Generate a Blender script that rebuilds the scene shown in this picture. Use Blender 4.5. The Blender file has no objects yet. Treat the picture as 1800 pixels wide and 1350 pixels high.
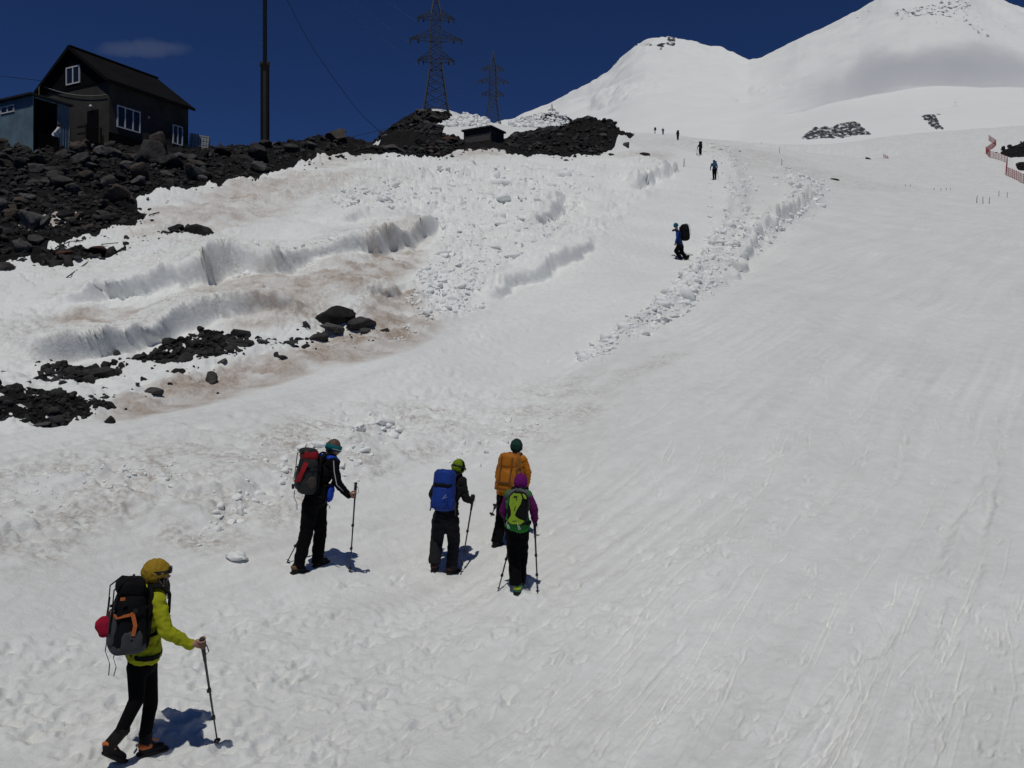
import bpy, bmesh, math, random
import numpy as np
from mathutils import Vector, Matrix, Quaternion

# ------------------------------------------------------------------ camera, sky, sun, exposure
F, HZ, CX = 1370.0, 610.0, 900.0        # focal length and horizon of the 1800x1350 photograph, in its pixels
scene = bpy.context.scene
COL = scene.collection
cam_data = bpy.data.cameras.new('camera')
cam_data.sensor_width = 36.0
cam_data.lens = 36.0 * F / 1800.0
cam_data.shift_y = -(675.0 - HZ) / 1800.0
cam_data.clip_start = 0.1
cam_data.clip_end = 60000.0
camera = bpy.data.objects.new('camera', cam_data)
camera.location = (0, 0, 0)
camera.rotation_euler = (math.radians(90), 0, 0)
COL.objects.link(camera)
scene.camera = camera

SUN_TRAVEL = Vector((0.05, 0.42, -1.0)).normalized()
world = bpy.data.worlds.new('World')
scene.world = world
world.use_nodes = True
wn = world.node_tree
sky = wn.nodes.new('ShaderNodeTexSky')
sky.sky_type = 'NISHITA'
sky.sun_disc = False
sky.sun_elevation = math.asin(-SUN_TRAVEL.z)
sky.sun_rotation = math.atan2(-SUN_TRAVEL.x, -SUN_TRAVEL.y)
sky.altitude = 3900.0
sky.air_density = 1.0
sky.dust_density = 0.1
sky.ozone_density = 4.0
bg = wn.nodes['Background']
bg.inputs['Strength'].default_value = 0.05
tint = wn.nodes.new('ShaderNodeMix'); tint.data_type = 'RGBA'; tint.blend_type = 'MULTIPLY'
tint.inputs['Factor'].default_value = 1.0
tint.inputs[7].default_value = (0.42, 0.64, 1.08, 1)      # the deep blue of thin high-mountain air
wn.links.new(sky.outputs['Color'], tint.inputs[6])
wn.links.new(tint.outputs[2], bg.inputs['Color'])

sun_data = bpy.data.lights.new('sun', 'SUN')
sun_data.energy = 3.4
sun_data.angle = math.radians(0.53)
sun_data.color = (1.0, 0.972, 0.915)
sun = bpy.data.objects.new('sun', sun_data)
sun.rotation_euler = SUN_TRAVEL.to_track_quat('-Z', 'Y').to_euler()
COL.objects.link(sun)

scene.view_settings.view_transform = 'Standard'
scene.view_settings.look = 'None'
scene.view_settings.gamma = 1.0
scene.view_settings.exposure = -0.79
scene.view_settings.use_curve_mapping = False
try:
    scene.cycles.max_bounces = 5
    scene.cycles.diffuse_bounces = 3
    scene.cycles.volume_bounces = 2
    scene.cycles.volume_step_rate = 2.0
    scene.cycles.volume_max_steps = 64
except Exception:
    pass

rng = np.random.default_rng(7)
random.seed(7)

# ------------------------------------------------------------------ small maths
def P(px, py, Y):
    """World point seen at photo pixel (px, py) at distance Y along the view axis."""
    return Vector(((px - CX) / F * Y, Y, (HZ - py) / F * Y))

def sstep(a, b, x):
    t = np.clip((x - a) / (b - a), 0, 1)
    return t * t * (3 - 2 * t)

def pnoise(x, y, seed=0):
    x = np.asarray(x, np.float32); y = np.asarray(y, np.float32)
    xi = np.floor(x); yi = np.floor(y)
    fx = x - xi; fy = y - yi
    xi = xi.astype(np.int64); yi = yi.astype(np.int64)
    def g(ix, iy, dx, dy):
        h = (ix * 374761393 + iy * 668265263 + seed * 974711 + 1013904223) & 0x7fffffff
        h = ((h ^ (h >> 13)) * 1274126177) & 0x7fffffff
        h = (h ^ (h >> 16)) & 1023
        a = h.astype(np.float32) * np.float32(2 * math.pi / 1024)
        return np.cos(a) * dx + np.sin(a) * dy
    u = fx * fx * fx * (fx * (fx * 6 - 15) + 10)
    v = fy * fy * fy * (fy * (fy * 6 - 15) + 10)
    n0 = g(xi, yi, fx, fy); n1 = g(xi + 1, yi, fx - 1, fy)
    n2 = g(xi, yi + 1, fx, fy - 1); n3 = g(xi + 1, yi + 1, fx - 1, fy - 1)
    a = n0 + u * (n1 - n0); b = n2 + u * (n3 - n2)
    return (a + v * (b - a)) * 1.4

def fbm(x, y, seed=0, octv=3, gain=0.5):
    r = 0; amp = 1.0; f = 1.0
    for i in range(octv):
        r = r + amp * pnoise(x * f, y * f, seed + i * 17)
        amp *= gain; f *= 2.03
    return r

def ridged(x, y, seed=0, octv=3):
    r = 0; amp = 1.0; f = 1.0
    for i in range(octv):
        r = r + amp * (1 - 2 * np.abs(pnoise(x * f, y * f, seed + i * 31)))
        amp *= 0.5; f *= 2.1
    return r

def inpoly(x, y, poly):
    c = np.zeros(x.shape, bool)
    n = len(poly)
    for i in range(n):
        x0, y0 = poly[i]; x1, y1 = poly[(i + 1) % n]
        if y0 == y1:
            continue
        cond = ((y0 > y) != (y1 > y)) & (x < (x1 - x0) * (y - y0) / (y1 - y0) + x0)
        c ^= cond
    return c

def dist_poly(X, Y, pts):
    """distance to a world polyline, signed (+ on its left = uphill side), and 0..1 along it"""
    best = np.full(X.shape, 1e9, np.float32); sg = np.zeros(X.shape, np.float32); al = np.zeros(X.shape, np.float32)
    seg = [math.dist(pts[i], pts[i + 1]) for i in range(len(pts) - 1)]
    tot = sum(seg); acc = 0
    for i in range(len(pts) - 1):
        ax, ay = pts[i]; bx, by = pts[i + 1]
        dx, dy = bx - ax, by - ay; L2 = dx * dx + dy * dy + 1e-9
        t = np.clip(((X - ax) * dx + (Y - ay) * dy) / L2, 0, 1)
        d = np.hypot(X - ax - t * dx, Y - ay - t * dy)
        m = d < best
        best = np.where(m, d, best)
        sg = np.where(m, np.sign(dx * (Y - ay) - dy * (X - ax)), sg)
        al = np.where(m, (acc + t * seg[i]) / tot, al)
        acc += seg[i]
    return best * sg, al

def dist_line(X, Y, pts):
    """as dist_poly, also metres along the line and the y share of its uphill normal"""
    best = np.full(X.shape, 1e9, np.float32); sg = np.zeros(X.shape, np.float32); al = np.zeros(X.shape, np.float32); ny = np.ones(X.shape, np.float32)
    seg = [math.dist(pts[i], pts[i + 1]) for i in range(len(pts) - 1)]; acc = 0
    for i in range(len(pts) - 1):
        ax, ay = pts[i]; bx, by = pts[i + 1]
        dx, dy = bx - ax, by - ay; L2 = dx * dx + dy * dy + 1e-9
        t = np.clip(((X - ax) * dx + (Y - ay) * dy) / L2, 0, 1)
        d = np.hypot(X - ax - t * dx, Y - ay - t * dy); m = d < best
        best = np.where(m, d, best); sg = np.where(m, np.sign(dx * (Y - ay) - dy * (X - ax)), sg)
        al = np.where(m, acc + t * seg[i], al); ny = np.where(m, max(abs(dx) / seg[i], .35), ny)
        acc += seg[i]
    return best * sg, al, ny, acc

# ------------------------------------------------------------------ object helpers
def tag(o, label=None, cat=None, group=None, kind=None):
    if label: o['label'] = label
    if cat: o['category'] = cat
    if group: o['group'] = group
    if kind: o['kind'] = kind
    return o

def empty(name, loc=(0, 0, 0)):
    o = bpy.data.objects.new(name, None)
    o.empty_display_size = 0.2
    o.location = loc
    COL.objects.link(o)
    return o

def mesh_np(name, V, Fq, smooth=True):
    """mesh from an (n,3) vertex array and an (m,k) face array, or a list of faces"""
    me = bpy.data.meshes.new(name)
    if isinstance(Fq, np.ndarray):
        V = np.asarray(V, np.float32); k = Fq.shape[1]; m = len(Fq)
        me.vertices.add(len(V)); me.vertices.foreach_set('co', V.ravel())
        me.loops.add(m * k); me.loops.foreach_set('vertex_index', Fq.astype(np.int32).ravel())
        me.polygons.add(m)
        me.polygons.foreach_set('loop_start', np.arange(0, m * k, k, dtype=np.int32))
        me.polygons.foreach_set('loop_total', np.full(m, k, np.int32))
        me.update(calc_edges=True)
    else:
        me.from_pydata([tuple(v) for v in V], [], [tuple(f) for f in Fq])
        me.update()
    if smooth:
        me.polygons.foreach_set('use_smooth', np.ones(len(me.polygons), bool))
    return me

def obj(name, me, mat=None, parent=None, base=None):
    """link a mesh given in world coordinates; re-centre it on its parent or its own base"""
    o = bpy.data.objects.new(name, me)
    COL.objects.link(o)
    if mat is not None and len(me.materials) == 0:
        me.materials.append(mat)
    if parent is not None:
        o.parent = parent
        me.transform(Matrix.Translation(-world_loc(parent)))
    elif base is not None:
        me.transform(Matrix.Translation(-Vector(base)))
        o.location = base
    return o

def world_loc(o):
    l = Vector(o.location)
    if o.parent is not None:
        l = l + world_loc(o.parent)
    return l

class MB:
    """collects simple solids in world coordinates"""
    def __init__(s): s.v = []; s.f = []
    def add(s, V, Fc):
        n = len(s.v); s.v += [tuple(p) for p in V]; s.f += [tuple(i + n for i in f) for f in Fc]; return s
    def box(s, c, ax, ay, az):
        c = Vector(c); ax = Vector(ax); ay = Vector(ay); az = Vector(az)
        V = [c + ax * i + ay * j + az * k for i in (-1, 1) for j in (-1, 1) for k in (-1, 1)]
        Fc = [(0, 1, 3, 2), (4, 6, 7, 5), (0, 4, 5, 1), (2, 3, 7, 6), (0, 2, 6, 4), (1, 5, 7, 3)]
        return s.add(V, Fc)
    def bar(s, a, b, w, h=None, up=None):
        a = Vector(a); b = Vector(b); d = (b - a)
        if d.length < 1e-6: return s
        up = Vector(up) if up is not None else (Vector((0, 0, 1)) if abs(d.normalized().z) < 0.9 else Vector((0, 1, 0)))
        x = d.cross(up).normalized(); y = x.cross(d).normalized()
        return s.box((a + b) / 2, x * w / 2, d / 2, y * (h or w) / 2)
    def tube(s, pts, r, n=8, cap=True):
        pts = [Vector(p) for p in pts]; m = len(pts)
        rr = list(r) if hasattr(r, '__len__') else [r] * m
        V = []; px = None
        for i, p in enumerate(pts):
            d = (pts[min(i + 1, m - 1)] - pts[max(i - 1, 0)]).normalized()
            if px is None:
                px = d.orthogonal().normalized()
            else:
                px = (px - d * px.dot(d)).normalized()
            py = d.cross(px)
            V += [p + (px * math.cos(2 * math.pi * k / n) + py * math.sin(2 * math.pi * k / n)) * rr[i] for k in range(n)]
        Fc = [(i * n + k, i * n + (k + 1) % n, (i + 1) * n + (k + 1) % n, (i + 1) * n + k) for i in range(m - 1) for k in range(n)]
        if cap: Fc += [tuple(range(n - 1, -1, -1)), tuple((m - 1) * n + k for k in range(n))]
        return s.add(V, Fc)
    def ribbon(s, pts, w, t, side):
        """flat strap along pts; side(i) gives the width direction"""
        pts = [Vector(p) for p in pts]; m = len(pts); V = []
        for i, p in enumerate(pts):
            d = (pts[min(i + 1, m - 1)] - pts[max(i - 1, 0)]).normalized()
            sd = Vector(side(i)) if callable(side) else Vector(side)
            sd = (sd - d * sd.dot(d)).normalized(); nn = d.cross(sd)
            V += [p + sd * w / 2 * a + nn * t / 2 * b for a, b in ((-1, -1), (1, -1), (1, 1), (-1, 1))]
        Fc = [(i * 4 + k, i * 4 + (k + 1) % 4, (i + 1) * 4 + (k + 1) % 4, (i + 1) * 4 + k) for i in range(m - 1) for k in range(4)]
        Fc += [(3, 2, 1, 0), tuple((m - 1) * 4 + k for k in range(4))]
        return s.add(V, Fc)
    def ball(s, c, ax, ay, az, p=1.0, nu=12, nv=8):
        """(super)ellipsoid with half axes; p<1 gives a rounded box"""
        c = Vector(c); ax = Vector(ax); ay = Vector(ay); az = Vector(az)
        sp = lambda q: math.copysign(abs(q) ** p, q)
        V = [c - az]
        for j in range(1, nv):
            t = -math.pi / 2 + math.pi * j / nv
            for k in range(nu):
                a = 2 * math.pi * k / nu
                V.append(c + ax * sp(math.cos(t)) * sp(math.cos(a)) + ay * sp(math.cos(t)) * sp(math.sin(a)) + az * sp(math.sin(t)))
        V.append(c + az)
        Fc = [(0, 1 + (k + 1) % nu, 1 + k) for k in range(nu)]
        for j in range(nv - 2):
            for k in range(nu):
                a = 1 + j * nu + k; b = 1 + j * nu + (k + 1) % nu
                Fc.append((a, b, b + nu, a + nu))
        e = len(V) - 1; o = 1 + (nv - 2) * nu
        Fc += [(o + k, o + (k + 1) % nu, e) for k in range(nu)]
        return s.add(V, Fc)
    def mesh(s, name, smooth=False): return mesh_np(name, s.v, s.f, smooth)
    def build(s, name, mat, parent=None, smooth=False, base=None):
        return obj(name, s.mesh(name, smooth), mat, parent, base)

# ------------------------------------------------------------------ materials
MATS = {}
def mat(name, col, rough=0.7, spec=0.3, metal=0.0, noise=None, bump=None, rnd=0.0, attr=None):
    """Principled material; noise=(scale, amount) varies the colour, bump=(scale, strength, distance)"""
    if name in MATS: return MATS[name]
    m = bpy.data.materials.new(name); m.use_nodes = True
    nt = m.node_tree; b = nt.nodes['Principled BSDF']
    b.inputs['Base Color'].default_value = (*col, 1)
    b.inputs['Roughness'].default_value = rough
    b.inputs['Specular IOR Level'].default_value = spec
    b.inputs['Metallic'].default_value = metal
    geo = nt.nodes.new('ShaderNodeNewGeometry')
    src = None
    if noise or rnd:
        hsv = nt.nodes.new('ShaderNodeHueSaturation')
        hsv.inputs['Color'].default_value = (*col, 1)
        val = None
        if noise:
            tn = nt.nodes.new('ShaderNodeTexNoise'); tn.inputs['Scale'].default_value = noise[0]
            tn.inputs['Detail'].default_value = 6; tn.inputs['Roughness'].default_value = 0.6
            nt.links.new(geo.outputs['Position'], tn.inputs['Vector'])
            mr = nt.nodes.new('ShaderNodeMapRange')
            mr.inputs['From Min'].default_value = 0.25; mr.inputs['From Max'].default_value = 0.75
            mr.inputs['To Min'].default_value = 1 - noise[1]; mr.inputs['To Max'].default_value = 1 + noise[1]
            nt.links.new(tn.outputs['Fac'], mr.inputs['Value']); val = mr.outputs['Result']
        if rnd:
            oi = nt.nodes.new('ShaderNodeObjectInfo'); mr2 = nt.nodes.new('ShaderNodeMapRange')
            mr2.inputs['To Min'].default_value = 1 - rnd; mr2.inputs['To Max'].default_value = 1 + rnd
            nt.links.new(oi.outputs['Random'], mr2.inputs['Value'])
            if val is None: val = mr2.outputs['Result']
            else:
                mu = nt.nodes.new('ShaderNodeMath'); mu.operation = 'MULTIPLY'
                nt.links.new(val, mu.inputs[0]); nt.links.new(mr2.outputs['Result'], mu.inputs[1]); val = mu.outputs[0]
        nt.links.new(val, hsv.inputs['Value']); src = hsv.outputs['Color']
        nt.links.new(src, b.inputs['Base Color'])
    if bump:
        tb = nt.nodes.new('ShaderNodeTexNoise'); tb.inputs['Scale'].default_value = bump[0]
        tb.inputs['Detail'].default_value = 5; tb.inputs['Roughness'].default_value = 0.62
        nt.links.new(geo.outputs['Position'], tb.inputs['Vector'])
        bp = nt.nodes.new('ShaderNodeBump'); bp.inputs['Strength'].default_value = bump[1]; bp.inputs['Distance'].default_value = bump[2]
        nt.links.new(tb.outputs['Fac'], bp.inputs['Height']); nt.links.new(bp.outputs['Normal'], b.inputs['Normal'])
    MATS[name] = m
    return m

def snow_material(name, base, far=False):
    m = bpy.data.materials.new(name); m.use_nodes = True
    nt = m.node_tree; b = nt.nodes['Principled BSDF']
    b.inputs['Roughness'].default_value = 0.75; b.inputs['Specular IOR Level'].default_value = 0.15
    geo = nt.nodes.new('ShaderNodeNewGeometry')
    def noise(scale, det, rough=0.6):
        t = nt.nodes.new('ShaderNodeTexNoise'); t.inputs['Scale'].default_value = scale
        t.inputs['Detail'].default_value = det; t.inputs['Roughness'].default_value = rough
        nt.links.new(geo.outputs['Position'], t.inputs['Vector']); return t.outputs['Fac']
    def mix(a, bcol, fac):
        x = nt.nodes.new('ShaderNodeMix'); x.data_type = 'RGBA'
        nt.links.new(fac, x.inputs['Factor'])
        for s_, i_ in ((a, 6), (bcol, 7)):
            if isinstance(s_, tuple): x.inputs[i_].default_value = (*s_, 1)
            else: nt.links.new(s_, x.inputs[i_])
        return x.outputs[2]
    def attr(n):
        a = nt.nodes.new('ShaderNodeAttribute'); a.attribute_name = n; return a.outputs['Fac']
    def rng_(f, a0, a1, b0, b1):
        r = nt.nodes.new('ShaderNodeMapRange')
        for k, v in zip(('From Min', 'From Max', 'To Min', 'To Max'), (a0, a1, b0, b1)): r.inputs[k].default_value = v
        nt.links.new(f, r.inputs['Value']); return r.outputs['Result']
    def mul(a, c):
        x = nt.nodes.new('ShaderNodeMath'); x.operation = 'MULTIPLY'
        nt.links.new(a, x.inputs[0])
        if isinstance(c, float): x.inputs[1].default_value = c
        else: nt.links.new(c, x.inputs[1])
        return x.outputs[0]
    if far:
        c = mix(base, tuple(v * 0.93 for v in base), noise(0.006, 5))
        sc_ = nt.nodes.new('ShaderNodeVectorMath'); sc_.operation = 'SCALE'
        nt.links.new(geo.outputs['Position'], sc_.inputs[0]); nt.links.new(attr('grain'), sc_.inputs['Scale'])
        tn = nt.nodes.new('ShaderNodeTexNoise'); tn.inputs['Scale'].default_value = 1.0; tn.inputs['Detail'].default_value = 8; tn.inputs['Roughness'].default_value = .74
        mp_ = nt.nodes.new('ShaderNodeMapping'); mp_.inputs['Scale'].default_value = (1.0, 1.0, 2.2); mp_.inputs['Rotation'].default_value = (0, .5, 0)
        nt.links.new(sc_.outputs[0], mp_.inputs['Vector']); nt.links.new(mp_.outputs[0], tn.inputs['Vector'])
        ad = nt.nodes.new('ShaderNodeMath'); ad.operation = 'SUBTRACT'; nt.links.new(attr('rock'), ad.inputs[0]); nt.links.new(tn.outputs['Fac'], ad.inputs[1])
        c = mix(c, (0.05, 0.052, 0.06), rng_(ad.outputs[0], 0.0, 0.05, 0, 1))
        bm = noise(0.02, 8); bst, bd = 0.25, 12.0
    else:
        c = mix(base, tuple(v * 0.9 for v in base), rng_(noise(0.35, 5), 0.35, 0.7, 0, 1))
        c = mix(c, tuple(v * 0.86 for v in base), rng_(noise(5.0, 6), 0.45, 0.75, 0, 0.8))
        c = mix(c, tuple(v * k_ for v, k_ in zip(base, (.765, .757, .752))), mul(attr('wear'), rng_(noise(3.0, 7, .7), .3, .65, .35, 1.0)))
        c = mix(c, (0.40, 0.36, 0.31), mul(attr('grime'), rng_(noise(9.0, 6, 0.7), 0.42, 0.62, 0.0, 1.0)))
        c = mix(c, (0.36, 0.275, 0.21), mul(attr('dirt'), mul(rng_(noise(1.6, 9, 0.72), 0.34, 0.58, 0.4, 1.0), rng_(noise(14.0, 7, 0.75), 0.35, 0.6, 0.65, 1.0))))
        c = mix(c, (0.10, 0.08, 0.065), mul(attr('dirt'), rng_(noise(22.0, 6, 0.75), 0.62, 0.70, 0.0, 0.8)))
        bm = noise(7.0, 9, 0.66); bst, bd = 0.55, 0.06
    nt.links.new(c, b.inputs['Base Color'])
    bp = nt.nodes.new('ShaderNodeBump'); bp.inputs['Strength'].default_value = bst; bp.inputs['Distance'].default_value = bd
    nt.links.new(bm, bp.inputs['Height']); nt.links.new(bp.outputs['Normal'], b.inputs['Normal'])
    return m

SNOW = snow_material('snow', (0.88, 0.892, 0.862))
SNOW_FAR = snow_material('far_snow', (0.88, 0.892, 0.865), far=True)
CHUNK = mat('snow_chunk', (0.87, 0.882, 0.852), 0.8, 0.1, noise=(6, 0.06), bump=(14, 0.5, 0.03))
ROCK = mat('basalt', (0.050, 0.047, 0.045), 0.9, 0.2, noise=(2.2, 0.7), bump=(6, 1.0, 0.10), rnd=0.6)
SCREE = mat('scree', (0.017, 0.016, 0.0155), 0.95, 0.1, noise=(1.8, 0.7), bump=(4, 1.0, 0.3))  # ground between the rocks, the black of shaded crevices put into its colour

# ------------------------------------------------------------------ base terrain through surveyed points
CP = [  # photo x, photo y, distance
 (-250,1350,6.0),(-250,1017,8.6),(-250,760,12.4),(-250,650,15.5),(-250,560,19),(-250,470,24),(-250,380,30),(-250,262,42),(-250,245,50),(-250,300,75),
 (0,1350,6.35),(0,1017,9),(0,755,13),(0,650,16.2),(0,560,20),(0,470,25),(0,380,31),(0,256,43),(0,250,48),(0,262,56),(0,300,80),
 (240,1335,6.7),(290,1320,6.85),(300,1010,10),(300,800,13),(300,670,16.8),(300,570,20.6),(300,480,25.5),(300,400,31),(300,330,38),(300,268,48),(300,268,54),(300,310,80),
 (545,1010,10.5),(600,790,14.3),(600,650,18.2),(600,560,21.3),(600,465,26.5),(600,370,36),(600,288,52),(600,262,60),(600,258,66),(600,262,72),(600,300,95),
 (783,1010,11.3),(750,1350,7.1),(750,800,14.8),(750,620,20),(750,520,25),(750,400,35),(750,300,56),(750,270,70),(750,232,110),(765,197,165),(765,193,180),(765,196,190),(765,215,230),
 (912,1047,10.3),(875,962,12),(900,1350,7.15),(900,800,15.4),(900,640,20.5),(900,500,28),(900,400,38),(900,300,62),(900,262,80),(860,254,86),(870,246,100),(870,246,130),(870,256,160),(880,275,200),
 (1050,1350,7.1),(1050,1000,11),(1050,800,15),(1050,640,20),(1050,500,28),(1050,420,36),(1050,330,54),(1050,282,76),(1050,255,98),(1040,232,125),(1040,240,190),
 (1197,458,36),(1200,1350,7),(1200,1000,10.6),(1200,800,14.6),(1200,640,20),(1256,316,66),(1231,272,100),(1191,247,136),(1165,237,184),(1151,235,200),(1165,234,225),(1165,252,300),
 (1360,1350,7),(1360,1000,10.6),(1360,800,14.6),(1360,640,20),(1360,500,29.5),(1360,400,44),(1360,340,62),(1360,300,90),(1360,272,135),(1360,259,190),(1360,258,215),(1360,280,300),
 (1540,1350,7),(1540,1000,10.6),(1540,800,14.7),(1540,640,20.5),(1540,500,31),(1540,400,52),(1540,350,80),(1540,310,122),(1540,270,195),(1540,244,270),(1540,243,290),(1540,262,350),
 (1800,1350,6.9),(1800,1000,10.6),(1800,800,14.8),(1800,640,21),(1800,500,32),(1800,400,60),(1800,345,110),(1800,300,160),(1800,250,235),(1800,222,300),(1800,221,315),(1800,240,350),
 (2050,1350,6.8),(2050,1000,10.5),(2050,800,14.8),(2050,640,21),(2050,500,32),(2050,400,60),(2050,330,110),(2050,285,160),(2050,235,235),(2050,210,300),(2050,230,350)]
for _x in (-250, 0, 300, 600):
    CP += [(_x, 420, 130), (_x, 600, 230), (_x, 720, 345)]
CP += [(840,268,235),(900,274,235),(960,274,235),(1040,264,235),(1100,252,240),(790,235,250),(840,320,300),(960,320,300),(1060,310,300)]
CP += [(765, 330, 345), (900, 330, 345), (1050, 330, 345)]
for _x in (-250, 0, 400, 800, 1200, 1600, 2050):
    CP += [(_x, 1840, 4.2 if _x > 200 else 3.9), (_x, 2500, 2.6)]
CP = np.array(CP, float)
cu = (CP[:, 0] - CX) / F * 1.15; cl = np.log(CP[:, 2])
def tps(r2): return 0.5 * r2 * np.log(r2 + 1e-12)
_n = len(CP)
_K = tps((cu[:, None] - cu[None]) ** 2 + (cl[:, None] - cl[None]) ** 2) + np.eye(_n) * 2e-5
_Pm = np.stack([np.ones(_n), cu, cl], 1)
_A = np.block([[_K, _Pm], [_Pm.T, np.zeros((3, 3))]])
_w = np.linalg.solve(_A, np.concatenate([CP[:, 1], np.zeros(3)]))
def base_py(u, lnY):
    """photo row of the smooth ground at direction u and log distance"""
    sh = u.shape; u = u.ravel() * 1.15; l = lnY.ravel(); out = np.empty(u.shape, np.float64)
    for i in range(0, len(u), 60000):
        a = u[i:i + 60000, None]; b = l[i:i + 60000, None]
        r2 = (a - cu[None]) ** 2 + (b - cl[None]) ** 2
        out[i:i + 60000] = tps(r2) @ _w[:_n] + _w[_n] + _w[_n + 1] * a[:, 0] + _w[_n + 2] * b[:, 0]
    return out.reshape(sh)

# coarse table: ray -> ground
TU = np.linspace(-0.86, 0.86, 345); TL = np.linspace(math.log(2.7), math.log(350), 520)
TPY = base_py(np.repeat(TU[:, None], len(TL), 1), np.repeat(TL[None], len(TU), 0))
TMIN = np.minimum.accumulate(TPY, 1)
def pix2Y(px, py):
    """distance at which the ray through a photo pixel first meets the smooth ground"""
    u = (px - CX) / F
    i = int(np.clip((u - TU[0]) / (TU[1] - TU[0]), 0, len(TU) - 2)); t = (u - TU[i]) / (TU[1] - TU[0])
    row = TMIN[i] * (1 - t) + TMIN[i + 1] * t
    k = int(np.searchsorted(-row, -py))
    k = min(max(k, 1), len(TL) - 1)
    a, b = row[k - 1], row[k]
    s = 0 if a == b else min(max((a - py) / (a - b), 0), 1)
    return math.exp(TL[k - 1] + s * (TL[k] - TL[k - 1]))
def pw(px, py):
    Y = pix2Y(px, py); return ((px - CX) / F * Y, Y)
def pl(pts): return [pw(*p) for p in pts]

# ------------------------------------------------------------------ ground grid
NC, NR = 900, 1080
U = np.linspace(-0.77, 0.77, NC)
_lr = np.linspace(math.log(2.7), math.log(345), 3000)
_dens = np.zeros(3000)
for _px in (150, 500, 850, 1250):
    _p = np.minimum.accumulate(base_py(np.full(3000, (_px - CX) / F), _lr)); _dens += np.clip(-np.gradient(_p, _lr), 0, 900)
_dens = _dens / 4 + 90
_c = np.cumsum(_dens); _c = (_c - _c[0]) / (_c[-1] - _c[0])
LR = np.interp(np.linspace(0, 1, NR), _c, _lr)
YR = np.exp(LR)
UU = np.repeat(U[None], NR, 0); YY = np.repeat(YR[:, None], NC, 1); XX = UU * YY
_ks = 6
_uc = U[0] + (U[1] - U[0]) * _ks * np.arange(-1, NC // _ks + 4)
_pc = base_py(np.repeat(_uc[None], NR, 0), np.repeat(LR[:, None], len(_uc), 1))
_f = np.arange(NC) / _ks + 1; _i = np.floor(_f).astype(int); _t = (_f - _i)[None]
_a, _b, _c1, _d1 = _pc[:, _i - 1], _pc[:, _i], _pc[:, _i + 1], _pc[:, _i + 2]
PYB = _b + 0.5 * _t * (_c1 - _a + _t * (2 * _a - 5 * _b + 4 * _c1 - _d1 + _t * (3 * (_b - _c1) + _d1 - _a)))
PXB = CX + UU * F
ZB = (HZ - PYB) / F * YY
X32 = XX.astype(np.float32); Y32 = YY.astype(np.float32)

def blob(lst):
    m = np.zeros(PXB.shape, np.float32)
    for (x, y, rx, ry, ang, wt) in lst:
        ca, sa = math.cos(math.radians(ang)), math.sin(math.radians(ang))
        dx = PXB - x; dy = PYB - y
        a = (dx * ca - dy * sa) / rx; b = (dx * sa + dy * ca) / ry
        m = np.maximum(m, wt * np.clip(1.4 - (a * a + b * b), 0, 1).astype(np.float32))
    return m

wob = (np.clip(YY, 12, 80) / 25).astype(np.float32)
n1 = pnoise(X32 * 0.9, Y32 * 0.9, 3); n2 = pnoise(X32 * 2.7, Y32 * 2.7, 5); n3 = pnoise(X32 * 0.33, Y32 * 0.33, 9)
PXW = PXB + n1 * 14 / np.maximum(wob, .6) + n2 * 6 + n3 * 10
PYW = PYB + n2 * 5 + pnoise(X32 * 1.1, Y32 * 1.1, 13) * 7

ROCK_A = [(-600,262),(0,247),(340,258),(440,243),(520,238),(600,246),(640,262),(612,272),(560,281),(520,292),(440,321),(330,344),(238,352),(242,368),(262,385),(240,402),(200,406),(175,420),(110,434),(60,446),(0,462),(-200,500),(-600,560)]
ROCK_B = [(605,276),(650,248),(700,214),(740,196),(800,196),(792,212),(772,240),(815,248),(890,246),(905,232),(940,232),(980,213),(1030,193),(1065,203),(1118,228),(1106,250),(1078,262),(1056,279),(1000,276),(920,279),(868,262),(795,268),(772,284),(735,282),(690,275)]
ROCK_C = [[(68,655),(100,642),(205,634),(212,648),(150,668),(75,672)], [(-200,690),(60,690),(100,700),(206,702),(200,718),(145,738),(110,750),(0,745),(-200,760)],
          [(240,628),(300,608),(372,588),(430,592),(440,612),(425,632),(330,640),(250,638)], [(300,408),(340,402),(378,415),(352,428),(290,424)], [(60,452),(120,443),(222,447),(218,460),(100,474),(58,466)]]
ROCK_D = [[(1750,270),(1776,258),(1830,236),(1990,190),(1990,300),(1830,276),(1775,276)], [(1785,287),(1830,280),(1830,302),(1788,300)], [(1522,270),(1534,265),(1541,268),(1530,274)]]
SNOWPATCH = [(18,398),(60,380),(140,374),(150,384),(110,402),(55,404)]
rockm = inpoly(PXW, PYW, ROCK_A) | inpoly(PXW, PYW, ROCK_B)
n4 = pnoise(X32 * 1.7, Y32 * 1.7, 15); n5 = pnoise(X32 * 4.2, Y32 * 4.2, 16)
for q in ROCK_C: rockm |= inpoly(PXB + n2 * 16 + n1 * 22 + n5 * 8, PYB + n4 * 8 + n5 * 6, q) & (n4 + .6 * n5 > -.28)
for q in ROCK_D: rockm |= inpoly(PXB + n2 * 5 + n1 * 5, PYB + n2 * 3 + n1 * 3, q)
rockm &= ~inpoly(PXW, PYW, SNOWPATCH)
# behind the house ridge everything is bare rock, behind the walkers' crest it is snow
rockm |= (PXB < 640) & (YY > 60) & (PYB > 240)
rockm |= (PXB < 757) & (YY > 95)
rockm = rockm.astype(np.float32)
bank = inpoly(PXW, PYB, [(-600,770),(0,765),(200,725),(480,655),(720,595),(850,545),(1050,425),(1195,300),(1120,265),(600,270),(-600,250)]).astype(np.float32)
def blur(a, n):
    for _ in range(n):
        a = (a + np.roll(a, 1, 0) + np.roll(a, -1, 0)) / 3; a = (a + np.roll(a, 1, 1) + np.roll(a, -1, 1)) / 3
    return a
banks = blur(bank, 10); rocks_ = blur(rockm, 2)

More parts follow.
